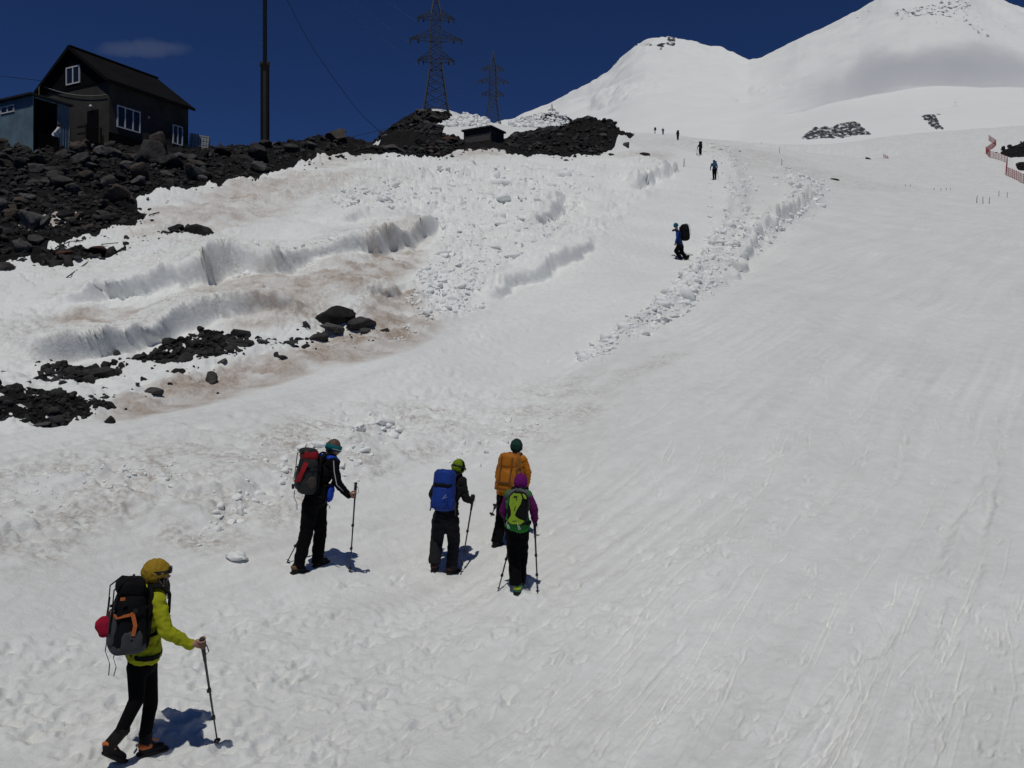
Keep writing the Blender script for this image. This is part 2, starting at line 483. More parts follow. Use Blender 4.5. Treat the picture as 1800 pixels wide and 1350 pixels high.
H = np.zeros_like(X32); DYO = np.zeros_like(X32)
# broad lumps and fine snow texture
H += 0.05 * fbm(X32 * 0.35, Y32 * 0.35, 21, 3)
H += banks * (0.16 * fbm(X32 * 0.45, Y32 * 0.45, 22, 3) + 0.075 * fbm(X32 * 1.7, Y32 * 1.7, 23, 4, .6))
nearf = (np.clip(40 / YY, 0, 1)).astype(np.float32)
H += nearf * 0.012 * fbm(X32 * 2.2, Y32 * 2.2, 24, 3)
H += nearf * 0.005 * pnoise(X32 * 11, Y32 * 11, 25)
H += np.clip(YY / 60, 0, 4).astype(np.float32) * 0.06 * (1 - rocks_) * fbm(X32 * 0.12, Y32 * 0.12, 26, 4)
# streaks of old ski tracks running up the fall line
sx = X32 - 0.80 * Y32 + 0.9 * pnoise(X32 * 0.12, Y32 * 0.12, 31); sy = (Y32 + 0.8 * X32)
piste = (1 - banks) * np.clip(1 - rocks_, 0, 1)
st = pnoise(sx * 5.5, sy * 0.16, 32); st2 = pnoise(sx * 15, sy * 0.5, 33)
st3 = pnoise(sx * 34, sy * .9, 35)
pz = np.clip(.5 + 1.3 * pnoise(X32 * .22, Y32 * .22, 36), 0, 1)
H += piste * nearf * (0.016 * st * pz + 0.009 * st2 * pz * (.4 + st) + .003 * st3 * pz)
sxb = X32 - .12 * Y32 + .6 * pnoise(X32 * .1, Y32 * .1, 37)
H += piste * nearf * .007 * pnoise(sxb * 7, Y32 * .2, 38) * np.clip(1 - pz, 0, 1)
wear = piste * np.clip(.62 + .28 * pnoise(sx * 1.3, sy * .10, 39) + .45 * st * pz + .25 * pnoise(X32 * .25, Y32 * .35, 40) - .35 * np.clip(-H * 18, 0, 1) * 0, 0, 1)
# walked and churned snow
churn = blob([(180, 860, 360, 80, 8, 1), (480, 800, 260, 60, 15, 1), (60, 920, 160, 80, 5, .8), (700, 770, 160, 60, 20, .9), (950, 730, 140, 60, 20, .7), (420, 900, 180, 70, 20, .9)])
path = blob([(560, 1200, 330, 90, 30, .7), (850, 1120, 260, 70, 32, .7), (1120, 1010, 230, 70, 30, .6), (700, 660, 330, 60, 22, .5), (1000, 560, 200, 60, 40, .45), (380, 1060, 200, 50, 15, .6), (1000, 1300, 240, 70, 35, .5), (1330, 1120, 240, 60, 38, .45)])
cm = np.clip(.45 + 1.2 * pnoise(X32 * .5, Y32 * .8, 44), 0, 1)
H += churn * cm * (0.085 * fbm(X32 * 1.5, Y32 * 2.6, 41, 4, .62) + 0.014 * pnoise(X32 * 8, Y32 * 8, 42))
pm = np.clip(.2 + 1.5 * pnoise(X32 * .6, Y32 * .6, 45), 0, 1)
H -= path * pm * nearf * 0.045 * np.abs(fbm(X32 * 2.6, Y32 * 2.6, 43, 4, .6))

H += path * nearf * .012 * fbm(X32 * 6, Y32 * 6, 46, 2)
# crusty, layered melt texture of the old snow bank, running along its ledges
la, lb = X32 * .56 + Y32 * .83, Y32 * .56 - X32 * .83
lay = np.clip(.55 + 1.2 * pnoise(la * .16, lb * .4, 48), .08, 1) * banks * (1 - rocks_) * (np.clip(YY / 22, .6, 2.2)).astype(np.float32)
H += lay * (.085 * ridged(la * .8 + .3 * n1, lb * 2.2, 47, 4) + .055 * ridged(la * 2.6, lb * 4.2 + .4 * n2, 49, 3))
trk = blur(inpoly(PXB + n1 * 14, PYB + n2 * 8, [(520,735),(860,555),(1120,330),(1190,262),(1240,258),(1290,300),(1270,430),(1040,620),(960,720),(600,800)]).astype(np.float32), 6)
H += trk * np.clip(YY / 20, .7, 2).astype(np.float32) * (.018 * fbm(X32 * 4.5, Y32 * 4.5, 51, 3) - .02 * np.abs(pnoise(X32 * 2.4, Y32 * 2.4, 52)))
wear = wear * (1 - .75 * trk)
# ice cliffs and cut edges (world polylines, drop faces downhill)
def cliff(pts, hgt, wd, back, jit=0.10, seed=50, front=0.15, lip=0.0, soft=False):
    global H, DYO
    W0 = pl(pts); W = []
    for i in range(len(W0) - 1):                      # rounded line through the surveyed points
        a, b, c, e = (np.array(W0[max(i - 1, 0)]), np.array(W0[i]), np.array(W0[i + 1]), np.array(W0[min(i + 2, len(W0) - 1)]))
        for t in (0, .25, .5, .75): W.append(tuple(b + (c - a) * .5 * t + (a * 2 - b * 5 + c * 4 - e) * .5 * t * t + ((b - c) * 3 + e - a) * .5 * t ** 3))
    W.append(W0[-1])
    xs = [p[0] for p in W]; ys = [p[1] for p in W]
    m = back * 5
    r0, r1 = np.searchsorted(YR, [min(ys) - m, max(ys) + m])
    S = np.s_[r0:r1, :]
    d, sm, ny, tot = dist_line(X32[S], Y32[S], W); s = sm / tot; z0 = np.zeros_like(sm)
    sm = sm + .05 * pnoise(X32[S] * 2, Y32[S] * 2, seed + 9)
    d = d + jit * (pnoise(sm * .6, z0, seed) * 2.8 + .9 * pnoise(sm * 1.7, z0 + .3, seed + 1) + .2 * pnoise(sm * 5, z0 + .6, seed + 2))
    hh = .85 * np.interp(s, np.linspace(0, 1, len(hgt)), hgt).astype(np.float32) * sstep(0, 0.05, s) * sstep(1, 0.95, s)
    hh = hh * np.clip(1.0 + .6 * pnoise(sm * .5, z0 + .2, seed + 3) + .16 * pnoise(sm * 1.8, z0 + .7, seed + 4), .03, 1.3)
    w = max(.42, wd * 2.6, hh.max() * .75); t = np.clip(d / w, 0, 1); ov = lip * hh * (1 + .5 * pnoise(sm * 1.4, z0 + .4, seed + 6))
    fr_ = sstep(.04, .62, t)
    dh = wd * .45 * sstep(0, .6, t) + (w - wd * .45) * np.clip((t - .46) / .54, 0, 1) ** 1.7 - ov * np.exp(-((t - .50) / .17) ** 2)
    if soft: fr_ = sstep(0, .8, t); ov = ov * 0
    H[S] += np.where(d < 0, -front * hh * np.exp(np.clip(d, None, 0) / (back * .6)), np.where(d < w, hh * (-front + (1 + front) * fr_), hh * np.exp(-np.clip(d - w, 0, None) / back)))
    if not soft: DYO[S] += np.where((d > 0) & (d < w), (dh - d) / ny, 0) * sstep(.02, .25, hh) * sstep(0, .12, s) * sstep(1, .88, s)
cliff([(50,640),(110,633),(180,626),(240,612),(310,588),(365,574),(420,564),(500,552),(545,542)], [.4,.5,.7,.75,.6,.6,.45,.35,.2], 0.07, 1.6, .10, 50, lip=.11)
cliff([(655,533),(690,524),(735,508)], [.1,.25,.1], .1, 1, .1, 56)
cliff([(48,560),(130,551),(200,540),(300,516),(372,503),(420,486),(490,478),(560,458),(630,453),(690,446),(740,427),(785,408)], [.25,.45,.55,.7,.85,.7,.4,.45,.6,.6,.7,.6,.3], 0.09, 2.0, .13, 60, lip=.11)
cliff([(600,398),(640,392),(700,400),(770,402)], [.2,.35,.25,.15], 0.1, 1.5, .12, 70, lip=.11)
cliff([(130,478),(200,470),(300,455),(380,445)], [.1,.2,.2,.1], 0.3, 1.5, .2, 72, soft=True)
cliff([(855,533),(920,501),(980,473),(1027,448),(1062,425)], [.18,.35,.4,.35,.2], 0.22, 1.2, .18, 74)
cliff([(1116,338),(1150,321),(1177,308),(1197,298)], [.4,.7,.7,.4], 0.5, 3, .25, 76)
cliff([(1040,378),(1070,378),(1100,366)], [.3,.5,.3], 0.35, 2, .2, 78, soft=True)
cliff([(700,345),(760,320),(860,318),(1000,318),(1130,296),(1190,290)], [.15,.4,.3,.35,.4,.2], 0.6, 3, .3, 80, soft=True)
cliff([(960,415),(985,385),(1000,350)], [.3,.5,.3], .4, 1.2, .15, 82)
cliff([(240,360),(330,362),(420,345),(500,330)], [.2,.3,.3,.2], .5, 2, .3, 84, soft=True)
cliff([(250,395),(310,392),(400,398),(470,385)], [.2,.3,.3,.1], .3, 1.5, .2, 86, soft=True)
cliff([(560,800),(610,830),(640,850)], [.1,.22,.1], .2, .7, .12, 90, soft=True)
cliff([(330,960),(400,905),(470,870),(520,830)], [.08,.16,.2,.1], .25, .8, .15, 92, soft=True)
cliff([(730,800),(860,790),(900,760)], [.06,.14,.06], .35, .7, .15, 94, soft=True)

# ploughed berms beside the track
def berm(pts, hgt, wd, seed):
    global H
    W = pl(pts); ys = [p[1] for p in W]
    r0, r1 = np.searchsorted(YR, [min(ys) - 6, max(ys) + 6]); S = np.s_[r0:r1, :]
    d, s = dist_poly(X32[S], Y32[S], W)
    hh = np.interp(s, np.linspace(0, 1, len(hgt)), hgt); ww = np.interp(s, np.linspace(0, 1, len(wd)), wd)
    g = np.exp(-(d / ww) ** 2) * sstep(0, .04, s) * sstep(1, .96, s)
    k = 1.6 / np.clip(ww, .4, 4)
    H[S] += (g * .17 * ridged(X32[S] * 1.9, Y32[S] * 1.9, seed + 1, 4) * np.clip(hh * 2, 0, 1)).astype(np.float32)
    H[S] += (hh * g * (0.75 + 0.5 * ridged(X32[S] * 1.3, Y32[S] * 1.3, seed, 3) * .6)).astype(np.float32)
BERM1 = [(1028,632),(1060,608),(1100,585),(1150,556),(1190,530),(1215,500),(1245,470),(1275,430),(1295,390),(1300,340),(1285,300),(1268,272),(1225,254)]
BERM2 = [(1190,545),(1240,508),(1290,465),(1335,420),(1385,382),(1420,352),(1415,325),(1385,308)]
BERM3 = [(560,800),(620,775),(690,745)]
berm(BERM1, [.15,.3,.34,.36,.4,.45,.5,.55,.6,.6,.6,.6,.4], [.25,.4,.5,.55,.6,.7,.8,1,1.2,1.6,2,2.4,3], 100)
berm(BERM2, [.08,.2,.35,.5,.6,.7,.6,.3], [.35,.45,.5,.6,.8,1.1,1.6,1.6], 104)
berm(BERM3, [.08,.16,.08], [.3,.35,.3], 108)
cliff([(1262,518),(1300,480),(1335,428),(1375,397),(1415,368),(1432,340)], [.1,.3,.5,.45,.35,.2], .12, 1.0, .2, 110)

# snow heaps behind the ridge
def heap(px, py, Y, rx, ry, h, seed, rough=.35):
    global H
    x = (px - CX) / F * Y
    r0, r1 = np.searchsorted(YR, [Y - 3 * ry, Y + 3 * ry]); S = np.s_[r0:r1, :]
    g = np.exp(-((X32[S] - x) / rx) ** 2 - ((Y32[S] - Y) / ry) ** 2)
    H[S] += g * h * (1 + rough * ridged(X32[S] * .35, Y32[S] * .35, seed, 3))
    return g
heap(820, 250, 118, 4.2, 5, 2.0, 120, .15); heap(785, 250, 118, 3.5, 4, .9, 121, .15)
heap(1040, 262, 101, 4.8, 5.5, 2.1, 122, .3); heap(955, 262, 92, 4, 4, .7, 123, .3)
heap(968, 250, 128, 5.5, 6, 2.3, 125, .15); heap(910, 250, 124, 4, 5, .9, 126, .15)
heap(700, 262, 92, 5, 6, 1.5, 127, .4); heap(742, 240, 140, 6, 12, 1.2, 128, .3); heap(590, 262, 62, 2.5, 3, .6, 129)
# rock ground is rough
H += rocks_ * (np.clip(YY / 45, .12, 1.2).astype(np.float32) * (0.2 * ridged(X32 * 0.55, Y32 * 0.55, 130, 3) + 0.12 * fbm(X32 * 2.1, Y32 * 2.1, 131, 2)))
# meltwater hollow
dirtw = blob([(330, 690, 150, 26, 12, 1), (470, 650, 130, 26, 14, 1), (640, 598, 130, 34, 12, 1), (690, 555, 60, 40, 30, 1)])
H -= dirtw * 0.07

for _x, _y, _w in [(690,268,70),(180,449,62),(120,456,40),(84,462,36),(345,418,62),(310,408,30),(4,468,50),(200,452,30),(560,590,38),(678,576,20),(630,560,66),(590,549,78),(640,575,34),(588,572,62),(371,664,40),(313,660,30),(270,690,50),(252,668,14),(185,682,24),(393,642,22),(460,607,36),(512,600,50),(192,740,18),(75,745,26),(22,690,34),(180,650,54),(245,628,28),(8,660,26),(420,610,36),(499,626,18),(1462,314,28),(1136,272,26),(1100,262,26),(1533,270,14),(1526,279,12),(1546,275,8),(1162,292,9),(1370,259,270)]:
    _wx, _wy = pw(_x, _y); _s = _w / F * _wy / 2
    r0, r1 = np.searchsorted(YR, [_wy - 3 * _s, _wy + 3 * _s]); u0, u1 = np.searchsorted(U, [(_wx - 3 * _s) / _wy - .004, (_wx + 3 * _s) / _wy + .004]); S = np.s_[r0:r1, u0:u1]
    _e = ((X32[S] - _wx) ** 2 + (Y32[S] - _wy) ** 2) / _s ** 2
    H[S] -= (.34 * _s * np.exp(-(_e / 1.7) ** 2)).astype(np.float32)

# footprints, dents and short drag marks
def stamps(polys, n, Lr, Wr, Dr, ang, seed):
    global H
    r = np.random.default_rng(seed)
    bb = np.array(polys); x0, y0 = bb.min(0); x1, y1 = bb.max(0); done = 0
    while done < n:
        px, py = r.uniform(x0, x1), r.uniform(y0, y1)
        if not inpoly(np.array([px]), np.array([py]), polys)[0]: continue
        done += 1
        x, y = pw(px, py)
        L = r.uniform(*Lr); Wd = r.uniform(*Wr); D = r.uniform(*Dr); a = math.radians(r.normal(*ang))
        ext = L * 2.2
        r0, r1 = np.searchsorted(YR, [y - ext, y + ext]); u0, u1 = np.searchsorted(U, [(x - ext) / y - .004, (x + ext) / y + .004])
        if r1 - r0 < 2 or u1 - u0 < 2: continue
        S = np.s_[r0:r1, u0:u1]
        dx = X32[S] - x; dy = Y32[S] - y
        p = dx * math.cos(a) + dy * math.sin(a); q = -dx * math.sin(a) + dy * math.cos(a)
        q = q + 0.25 * Wd * np.sin(p / L * 5 + done)
        e = (p / L) ** 2 + (q / Wd) ** 2
        H[S] += (-D * np.exp(-e * 1.5) + 0.45 * D * np.exp(-((np.sqrt(e) - 1.5) ** 2) * 5)).astype(np.float32)
LOW = [(0,1350),(0,1150),(420,1080),(1000,900),(1400,800),(1800,760),(1800,1350)]
stamps(LOW, 420, (.05, .2), (.018, .04), (.008, .030), (54, 14), 201)
stamps(LOW, 170, (.3, 1.2), (.012, .022), (.008, .022), (52, 5), 202)
stamps([(0,1350),(0,1120),(520,1060),(1000,880),(1420,760),(1440,900),(1000,1180),(640,1350)], 240, (.10, .15), (.045, .075), (.015, .05), (45, 20), 203)
stamps([(1000,860),(1050,660),(1450,450),(1790,420),(1790,800)], 230, (.15, .8), (.025, .06), (.008, .026), (58, 14), 204)
stamps([(560,720),(860,560),(1120,330),(1230,300),(1220,420),(1040,600),(900,760)], 300, (.10, .2), (.05, .10), (.015, .045), (60, 40), 205)
stamps([(0,960),(0,800),(560,700),(900,660),(900,780),(520,860)], 260, (.12, .35), (.05, .12), (.015, .05), (20, 30), 206)
for pts, wd, dp in [([(640,1350),(980,1075),(1240,900)], .03, .02), ([(820,1350),(1090,1110),(1330,890)], .03, .018), ([(1000,1350),(1200,1130),(1420,900)], .04, .02),
        ([(1330,1350),(1520,1150),(1640,990),(1715,850),(1730,700)], .10, .03), ([(1420,1350),(1600,1150),(1700,1000),(1745,850)], .10, .025), ([(1640,1200),(1725,980),(1755,780)], .06, .02),
        ([(1500,1000),(1580,820),(1610,700)], .08, .025), ([(1440,900),(1500,760),(1560,640)], .08, .02), ([(1620,655),(1720,720),(1800,800)], .06, .02), ([(1000,745),(1180,680),(1330,650)], .04, .02),
        ([(1010,800),(1170,720),(1340,600),(1420,520)], .05, .02), ([(1100,780),(1290,690)], .04, .02), ([(560,860),(760,790),(960,735)], .05, .02), ([(560,905),(720,850),(900,800)], .05, .02), ([(680,1025),(740,985)], .02, .03), ([(400,1060),(620,960),(720,910)], .05, .02)]:
    W = pl(pts); ys = [p[1] for p in W]; r0, r1 = np.searchsorted(YR, [min(ys) - 1, max(ys) + 1]); S = np.s_[r0:r1, :]
    d, s = dist_poly(X32[S], Y32[S], W)
    d = d + .12 * pnoise(X32[S] * .7, Y32[S] * .7, 211) + wd * .4 * pnoise(X32[S] * 5, Y32[S] * 5, 212)
    brk = sstep(-.35, .15, pnoise(X32[S] * .9, Y32[S] * .9, 213)) * sstep(0, .05, s) * sstep(1, .95, s)
    H[S] += (brk * dp * 1.2 * (-np.exp(-(d / wd) ** 2) + .5 * np.exp(-((np.abs(d) / wd - 1.9) ** 2) * 2))).astype(np.float32)

FEET = [(249,1329,6.72),(288,1319,6.86),(218,1341,6.68),(516,1009,10.3),(537,1006,10.44),(554,997,10.62),(575,989,10.8),(788,1010,11.32),(804,1004,11.46),(762,1008,11.16),(869,962,11.9),(881,957,12.1),
        (908,1045,10.22),(920,1037,10.44),(912,1032,10.42),(919,1022,10.64),(1198.5,458,35.9),(1191,458.2,35.9),(1206,458,36.1)]
for _ in range(4):
    for _x, _y, _d in FEET:
        q = P(_x, _y, _d); r0, r1 = np.searchsorted(YR, [q.y - .6, q.y + .6]); u0, u1 = np.searchsorted(U, [(q.x - .6) / q.y - .01, (q.x + .6) / q.y + .01]); S = np.s_[r0:r1, u0:u1]
        e = np.hypot(X32[S] - q.x, Y32[S] - q.y); k = np.unravel_index(np.argmin(e), e.shape)
        H[S] += ((q.z + .012 - (ZB[S] + H[S])[k]) * .7 * np.exp(-(e / .24) ** 2)).astype(np.float32)
_st = np.gradient(H, axis=0) / np.gradient(YY, axis=0)
rockm = np.where((YY < 40) & (blur(_st, 2) > .55), 0, rockm)
ZZ = ZB + H
def ground(x, y):
    """height of the finished ground"""
    u = x / y
    r = np.interp(math.log(y), LR, np.arange(NR)); c = (u - U[0]) / (U[1] - U[0])
    r = min(max(r, 0), NR - 1.001); c = min(max(c, 0), NC - 1.001)
    i, j = int(r), int(c); a, b = r - i, c - j
    return float((ZZ[i, j] * (1 - b) + ZZ[i, j + 1] * b) * (1 - a) + (ZZ[i + 1, j] * (1 - b) + ZZ[i + 1, j + 1] * b) * a)
def on_ground(px, py, dz=0.0):
    x, y = pw(px, py); return Vector((x, y, ground(x, y) + dz))

# stains of grit and meltwater (where they lie, they would stay whatever the light)
dirt = np.maximum(dirtw, blob([(360, 385, 150, 22, 5, .45), (300, 420, 90, 12, 0, .4), (430, 345, 120, 20, 15, .55), (560, 330, 90, 16, 15, .4), (170, 565, 90, 12, 8, .7), (450, 505, 130, 22, 10, .6), (600, 495, 120, 35, 10, .8), (680, 470, 70, 30, 15, .8),
        (700, 430, 60, 20, 15, .5), (480, 560, 90, 20, 12, .6), (100, 390, 90, 18, 0, .9), (600, 285, 60, 12, 10, .4), (330, 372, 70, 10, 0, .6), (870, 268, 80, 8, 5, .5), (260, 715, 90, 16, 10, .8), (1130, 275, 60, 8, 0, .35)]))
dirt = np.clip(dirt * (0.95 + 0.8 * fbm(X32 * .8, Y32 * 1.6, 301, 3)), 0, 1)
grime = np.maximum(churn * .8, blob([(150, 600, 160, 30, 8, .7), (330, 555, 200, 30, 12, .7), (560, 540, 120, 30, 10, .8), (480, 465, 150, 25, 10, .6), (350, 480, 130, 20, 10, .6), (160, 520, 120, 12, 8, .4), (900, 275, 160, 10, 0, .5), (1300, 270, 120, 12, -8, .6), (1400, 300, 120, 10, -8, .6), (1500, 325, 140, 8, -4, .5), (1130, 645, 90, 14, 20, .5), (1200, 250, 60, 8, 0, .4), (640, 420, 120, 20, 8, .5), (420, 370, 220, 40, 8, .55), (250, 455, 200, 30, 8, .5), (600, 330, 160, 30, 8, .45), (120, 590, 160, 30, 6, .6)]))
grime = np.clip(grime * (0.6 + 0.9 * fbm(X32 * 1.1, Y32 * 2.0, 303, 3)), 0, 1)

# rubble roughness
RUB = [(700,318),(770,300),(900,292),(1060,320),(1010,390),(930,450),(850,515),(800,550),(740,565),(708,530),(748,470),(775,425),(735,370),(660,372),(570,368),(545,345),(640,318)]
_rm = blur(inpoly(PXB + n1 * 14, PYB + n2 * 8, RUB).astype(np.float32), 4)
RM = blur(rockm.astype(np.float32), 3)
ZZ = ZZ + _rm * (.12 * ridged(X32 * 1.4, Y32 * 1.4, 350, 4) + .06 * fbm(X32 * 5, Y32 * 5, 351, 2))
VG = np.stack([XX, YY + DYO, ZZ], 2).reshape(-1, 3)
_k = (.14 * YY / 30)
ZSN = (ZZ - _k * 2 * np.clip(RM - .5, 0, None)).reshape(-1); ZRK = (ZZ - _k * 2 * np.clip(.5 - RM, 0, None)).reshape(-1)
idx = np.arange(NR * NC).reshape(NR, NC)
quads = np.stack([idx[:-1, :-1], idx[:-1, 1:], idx[1:, 1:], idx[1:, :-1]], 2).reshape(-1, 4)
_q4 = np.stack([RM[:-1, :-1], RM[:-1, 1:], RM[1:, 1:], RM[1:, :-1]], 2).reshape(-1, 4)
qsn = _q4.min(1) < .97; qrk = _q4.max(1) > .03
def sub(qs, name, material, zz, attrs=()):
    used = np.zeros(len(VG), bool); used[qs.ravel()] = True
    lut = np.cumsum(used) - 1
    V = VG[used].copy(); V[:, 2] = zz[used]
    me = mesh_np(name, V, lut[qs])
    for an, arr in attrs:
        a = me.attributes.new(an, 'FLOAT', 'POINT'); a.data.foreach_set('value', arr.reshape(-1)[used].astype(np.float32))
    o = obj(name, me, material); tag(o, kind='structure'); return o
sub(quads[qsn], 'snow_slope', SNOW, ZSN, (('dirt', dirt), ('grime', grime), ('wear', wear)))
sub(quads[qrk], 'rocky_terrain', SCREE, ZRK)

# ------------------------------------------------------------------ the snow mountain behind
MU = np.concatenate([np.linspace(-0.16, .1, 50, endpoint=False), np.linspace(.1, .72, 460, endpoint=False), np.linspace(.72, .95, 40)])
ML = np.concatenate([np.linspace(math.log(300), math.log(1000), 110, endpoint=False), np.linspace(math.log(1000), math.log(6200), 200)])
MPX = CX + MU * F
S = np.interp(MPX, [600,700,800,880,930,1000,1040,1070,1090,1110,1135,1150,1180,1210,1240,1270,1300,1315,1340,1370,1400,1440,1480,1510,1535,1560,1600,1640,1690,1745,1800,1900,2200],
                   [330,295,258,222,200,167,147,127,106,87,72,68,68,71,78,88,103,108,100,85,71,53,34,19,2,-12,-30,-38,-28,-3,14,60,260])
HUMP = np.interp(MPX, [600,900,1100,1200,1300,1400,1500,1600,1700,1800,1900,2200], [340,290,262,260,254,236,214,197,188,185,184,200])
NEARP = np.interp(MPX, [600,900,1100,1200,1280,1340,1420,1540,1650,1800,2200], [360,300,268,264,258,257,250,246,243,238,240])
D = np.interp(MPX, [600,1250,1400,2200], [4300,4200,3300,3300])
PYM = np.zeros((len(ML), len(MU)))
for j in range(len(MU)):
    d = math.log(D[j]); hp = HUMP[j]; s = S[j]
    mid = np.interp(MPX[j], [600, 1150, 1350, 2200], [0.30, 0.32, 0.36, 0.38])
    ks = [math.log(300), math.log(430), math.log(700), math.log(900), math.log(1500), d - .25, d, d + .12, d + .5]
    vs = [NEARP[j] + 40, NEARP[j], hp, hp + 1.5, hp + (s - hp) * mid, hp + (s - hp) * .90, s, s + 12, s + 120]
    PYM[:, j] = np.interp(ML, ks, vs)
def sm1(a, n):
    for _ in range(n):
        b = np.pad(a, ((1, 1), (0, 0)), 'edge'); a = (b[:-2] + 2 * b[1:-1] + b[2:]) / 4
    return a
PYM = sm1(PYM, 14)
for _ in range(3):
    b = np.pad(PYM, ((0, 0), (1, 1)), 'edge'); PYM = (b[:, :-2] + 2 * b[:, 1:-1] + b[:, 2:]) / 4
MY = np.exp(ML)[:, None] * np.ones((1, len(MU))); MX = MU[None] * MY
mx = MX.astype(np.float32); my = MY.astype(np.float32)
MPXX = np.repeat(MPX[None], len(ML), 0)
MPYW = PYM
w1 = pnoise(mx / 30, my / 30, 401); w2 = pnoise(mx / 9, my / 9, 402)
def mpoly(poly, wob):
    return inpoly(MPXX + w1 * wob, PYM + w2 * wob * .6, poly)
mrock = np.zeros(MX.shape, np.float32)
for poly, dens, wb in [([(1408,247),(1430,236),(1468,232),(1480,222),(1494,220),(1512,228),(1528,238),(1533,244),(1480,250),(1408,252)], .57, 2), ([(1618,222),(1632,208),(1652,205),(1656,210),(1646,216),(1652,226),(1666,235),(1646,236)], .58, 2),
    ([(1158,106),(1152,92),(1132,92),(1134,84),(1160,84),(1172,84),(1176,75),(1184,73),(1192,94),(1184,96),(1174,88),(1168,100),(1162,114)], .57, 5), ([(1068,128),(1080,116),(1094,110),(1078,126)], .7, 1), ([(1108,94),(1122,78),(1124,86)], .6, 1),
    ([(1560,32),(1590,14),(1640,10),(1706,6),(1716,24),(1690,28),(1650,34),(1610,38)], .48, 9), ([(1690,28),(1720,48),(1746,70),(1740,86),(1712,76),(1696,60)], .46, 9), ([(1560,36),(1720,24),(1740,70),(1640,60)], .40, 5),
    ([(1740,-4),(1792,6),(1780,11),(1745,5)], .6, 1), ([(1470,52),(1530,14),(1538,22),(1490,54)], .42, 3), ([(1668,190),(1682,186),(1692,188),(1680,191)], .6, 1), ([(1740,50),(1790,56),(1780,66)], .42, 3),
    ([(1272,80),(1310,102),(1308,107),(1268,86)], .42, 2)]:
    mrock = np.maximum(mrock, dens * mpoly(poly, wb))
for _ in range(2):
    mrock = (mrock * 2 + np.roll(mrock, 1, 0) + np.roll(mrock, -1, 0) + np.roll(mrock, 1, 1) + np.roll(mrock, -1, 1)) / 6
grain = (np.clip(150 / MY, .02, 1)).astype(np.float32)
ice = (mpoly([(1040,192),(1052,178),(1090,166),(1150,152),(1155,160),(1110,176),(1060,196)], 8) | mpoly([(1276,192),(1290,184),(1300,188),(1290,196)], 4) | mpoly([(1310,168),(1330,160),(1375,152),(1378,162),(1340,172)], 5)).astype(np.float32)
b_ = ice.copy()
for _ in range(6):
    b_ = (b_ + np.roll(b_, 1, 0) + np.roll(b_, -1, 0) + np.roll(b_, 1, 1) + np.roll(b_, -1, 1)) / 5
mz = (HZ - PYM) / F * MY
amp = (MY / 3000).astype(np.float32)
fade = sstep(0, 1, (np.log(D)[None] - np.log(MY)) / .35 + .25)
mz = mz + amp * 26 * fbm(mx / 420, my / 420, 420, 4) * fade + amp * 15 * fbm(mx / 120 + my / 300, my / 160, 421, 3) * fade
mz = mz + amp * 17 * ridged((mx * .8 + my * .6) / 300, (my * .8 - mx * .6) / 900, 425, 3) * fade
mz = mz + b_ * amp * 16 * ridged((mx + my * .3) / 120, (my - mx * .5) / 70, 422, 3)
mz = mz + mrock * amp * 3 * (1 + ridged(mx / 26, my / 26, 423, 2))
mz -= np.exp(-((MPXX - 1640) / 140) ** 2 - ((np.log(MY) - math.log(760)) / .05) ** 2) * 5 * ridged(mx / 40, my / 25, 424, 2)
mi = np.arange(MX.size).reshape(MX.shape)
mq = np.stack([mi[:-1, :-1], mi[:-1, 1:], mi[1:, 1:], mi[1:, :-1]], 2).reshape(-1, 4)
me = mesh_np('snow_mountain', np.stack([MX, MY, mz], 2).reshape(-1, 3), mq)
a = me.attributes.new('rock', 'FLOAT', 'POINT'); a.data.foreach_set('value', mrock.astype(np.float32).reshape(-1))
a = me.attributes.new('grain', 'FLOAT', 'POINT'); a.data.foreach_set('value', grain.reshape(-1))
tag(obj('snow_mountain', me, SNOW_FAR), kind='structure')
def mountain(px, Y):
    c = np.interp(px, MPX, np.arange(len(MPX))); r = np.interp(math.log(Y), ML, np.arange(len(ML)))
    return float(mz[int(round(r)), int(round(c))])

# ------------------------------------------------------------------ rocks
def ico(level):
    bm = bmesh.new(); bmesh.ops.create_icosphere(bm, subdivisions=level, radius=1.0)
    V = np.array([v.co[:] for v in bm.verts]); Fc = np.array([[v.index for v in f.verts] for f in bm.faces]); bm.free()
    return V, Fc
ICO1, ICO2, ICO3 = ico(1), ico(2), ico(3)
def rock_verts(V, seed, planes=11, lo=.38, hi=.82, rough=.08):
    r = np.random.default_rng(seed); V = V.copy()
    for _ in range(planes):
        n = r.normal(size=3); n /= np.linalg.norm(n); d = r.uniform(lo, hi)
        k = np.clip(V @ n - d, 0, None); V -= k[:, None] * n[None]
    V *= 1 + rough * (pnoise(V[:, 0] * 2 + V[:, 2] * 1.3 + seed, V[:, 1] * 2 - V[:, 2], seed))[:, None]
    V += r.normal(size=V.shape) * rough * .25
    V *= np.array([r.uniform(.85, 1.25), r.uniform(.75, 1.05), r.uniform(.6, .9)])
    return V / np.abs(V[:, 0]).max()
RMESH = [mesh_np('rock_shape', rock_verts(ICO3[0], 40 + i, 10 + i % 4), ICO3[1], smooth=False) for i in range(10)]
REDROCK = mat('red_basalt', (0.075, 0.035, 0.026), 0.9, 0.2, noise=(3.0, 0.5), bump=(9, 0.8, 0.06))
BROWNROCK = mat('brown_basalt', (0.060, 0.050, 0.043), 0.9, 0.2, noise=(2.0, 0.5), bump=(7, 0.8, 0.06))
for m_ in RMESH: m_.materials.append(ROCK)
RED_MESH = RMESH[3].copy(); RED_MESH.materials.clear(); RED_MESH.materials.append(REDROCK)
BROWN_MESH = RMESH[5].copy(); BROWN_MESH.materials.clear(); BROWN_MESH.materials.append(BROWNROCK)
ALT = []
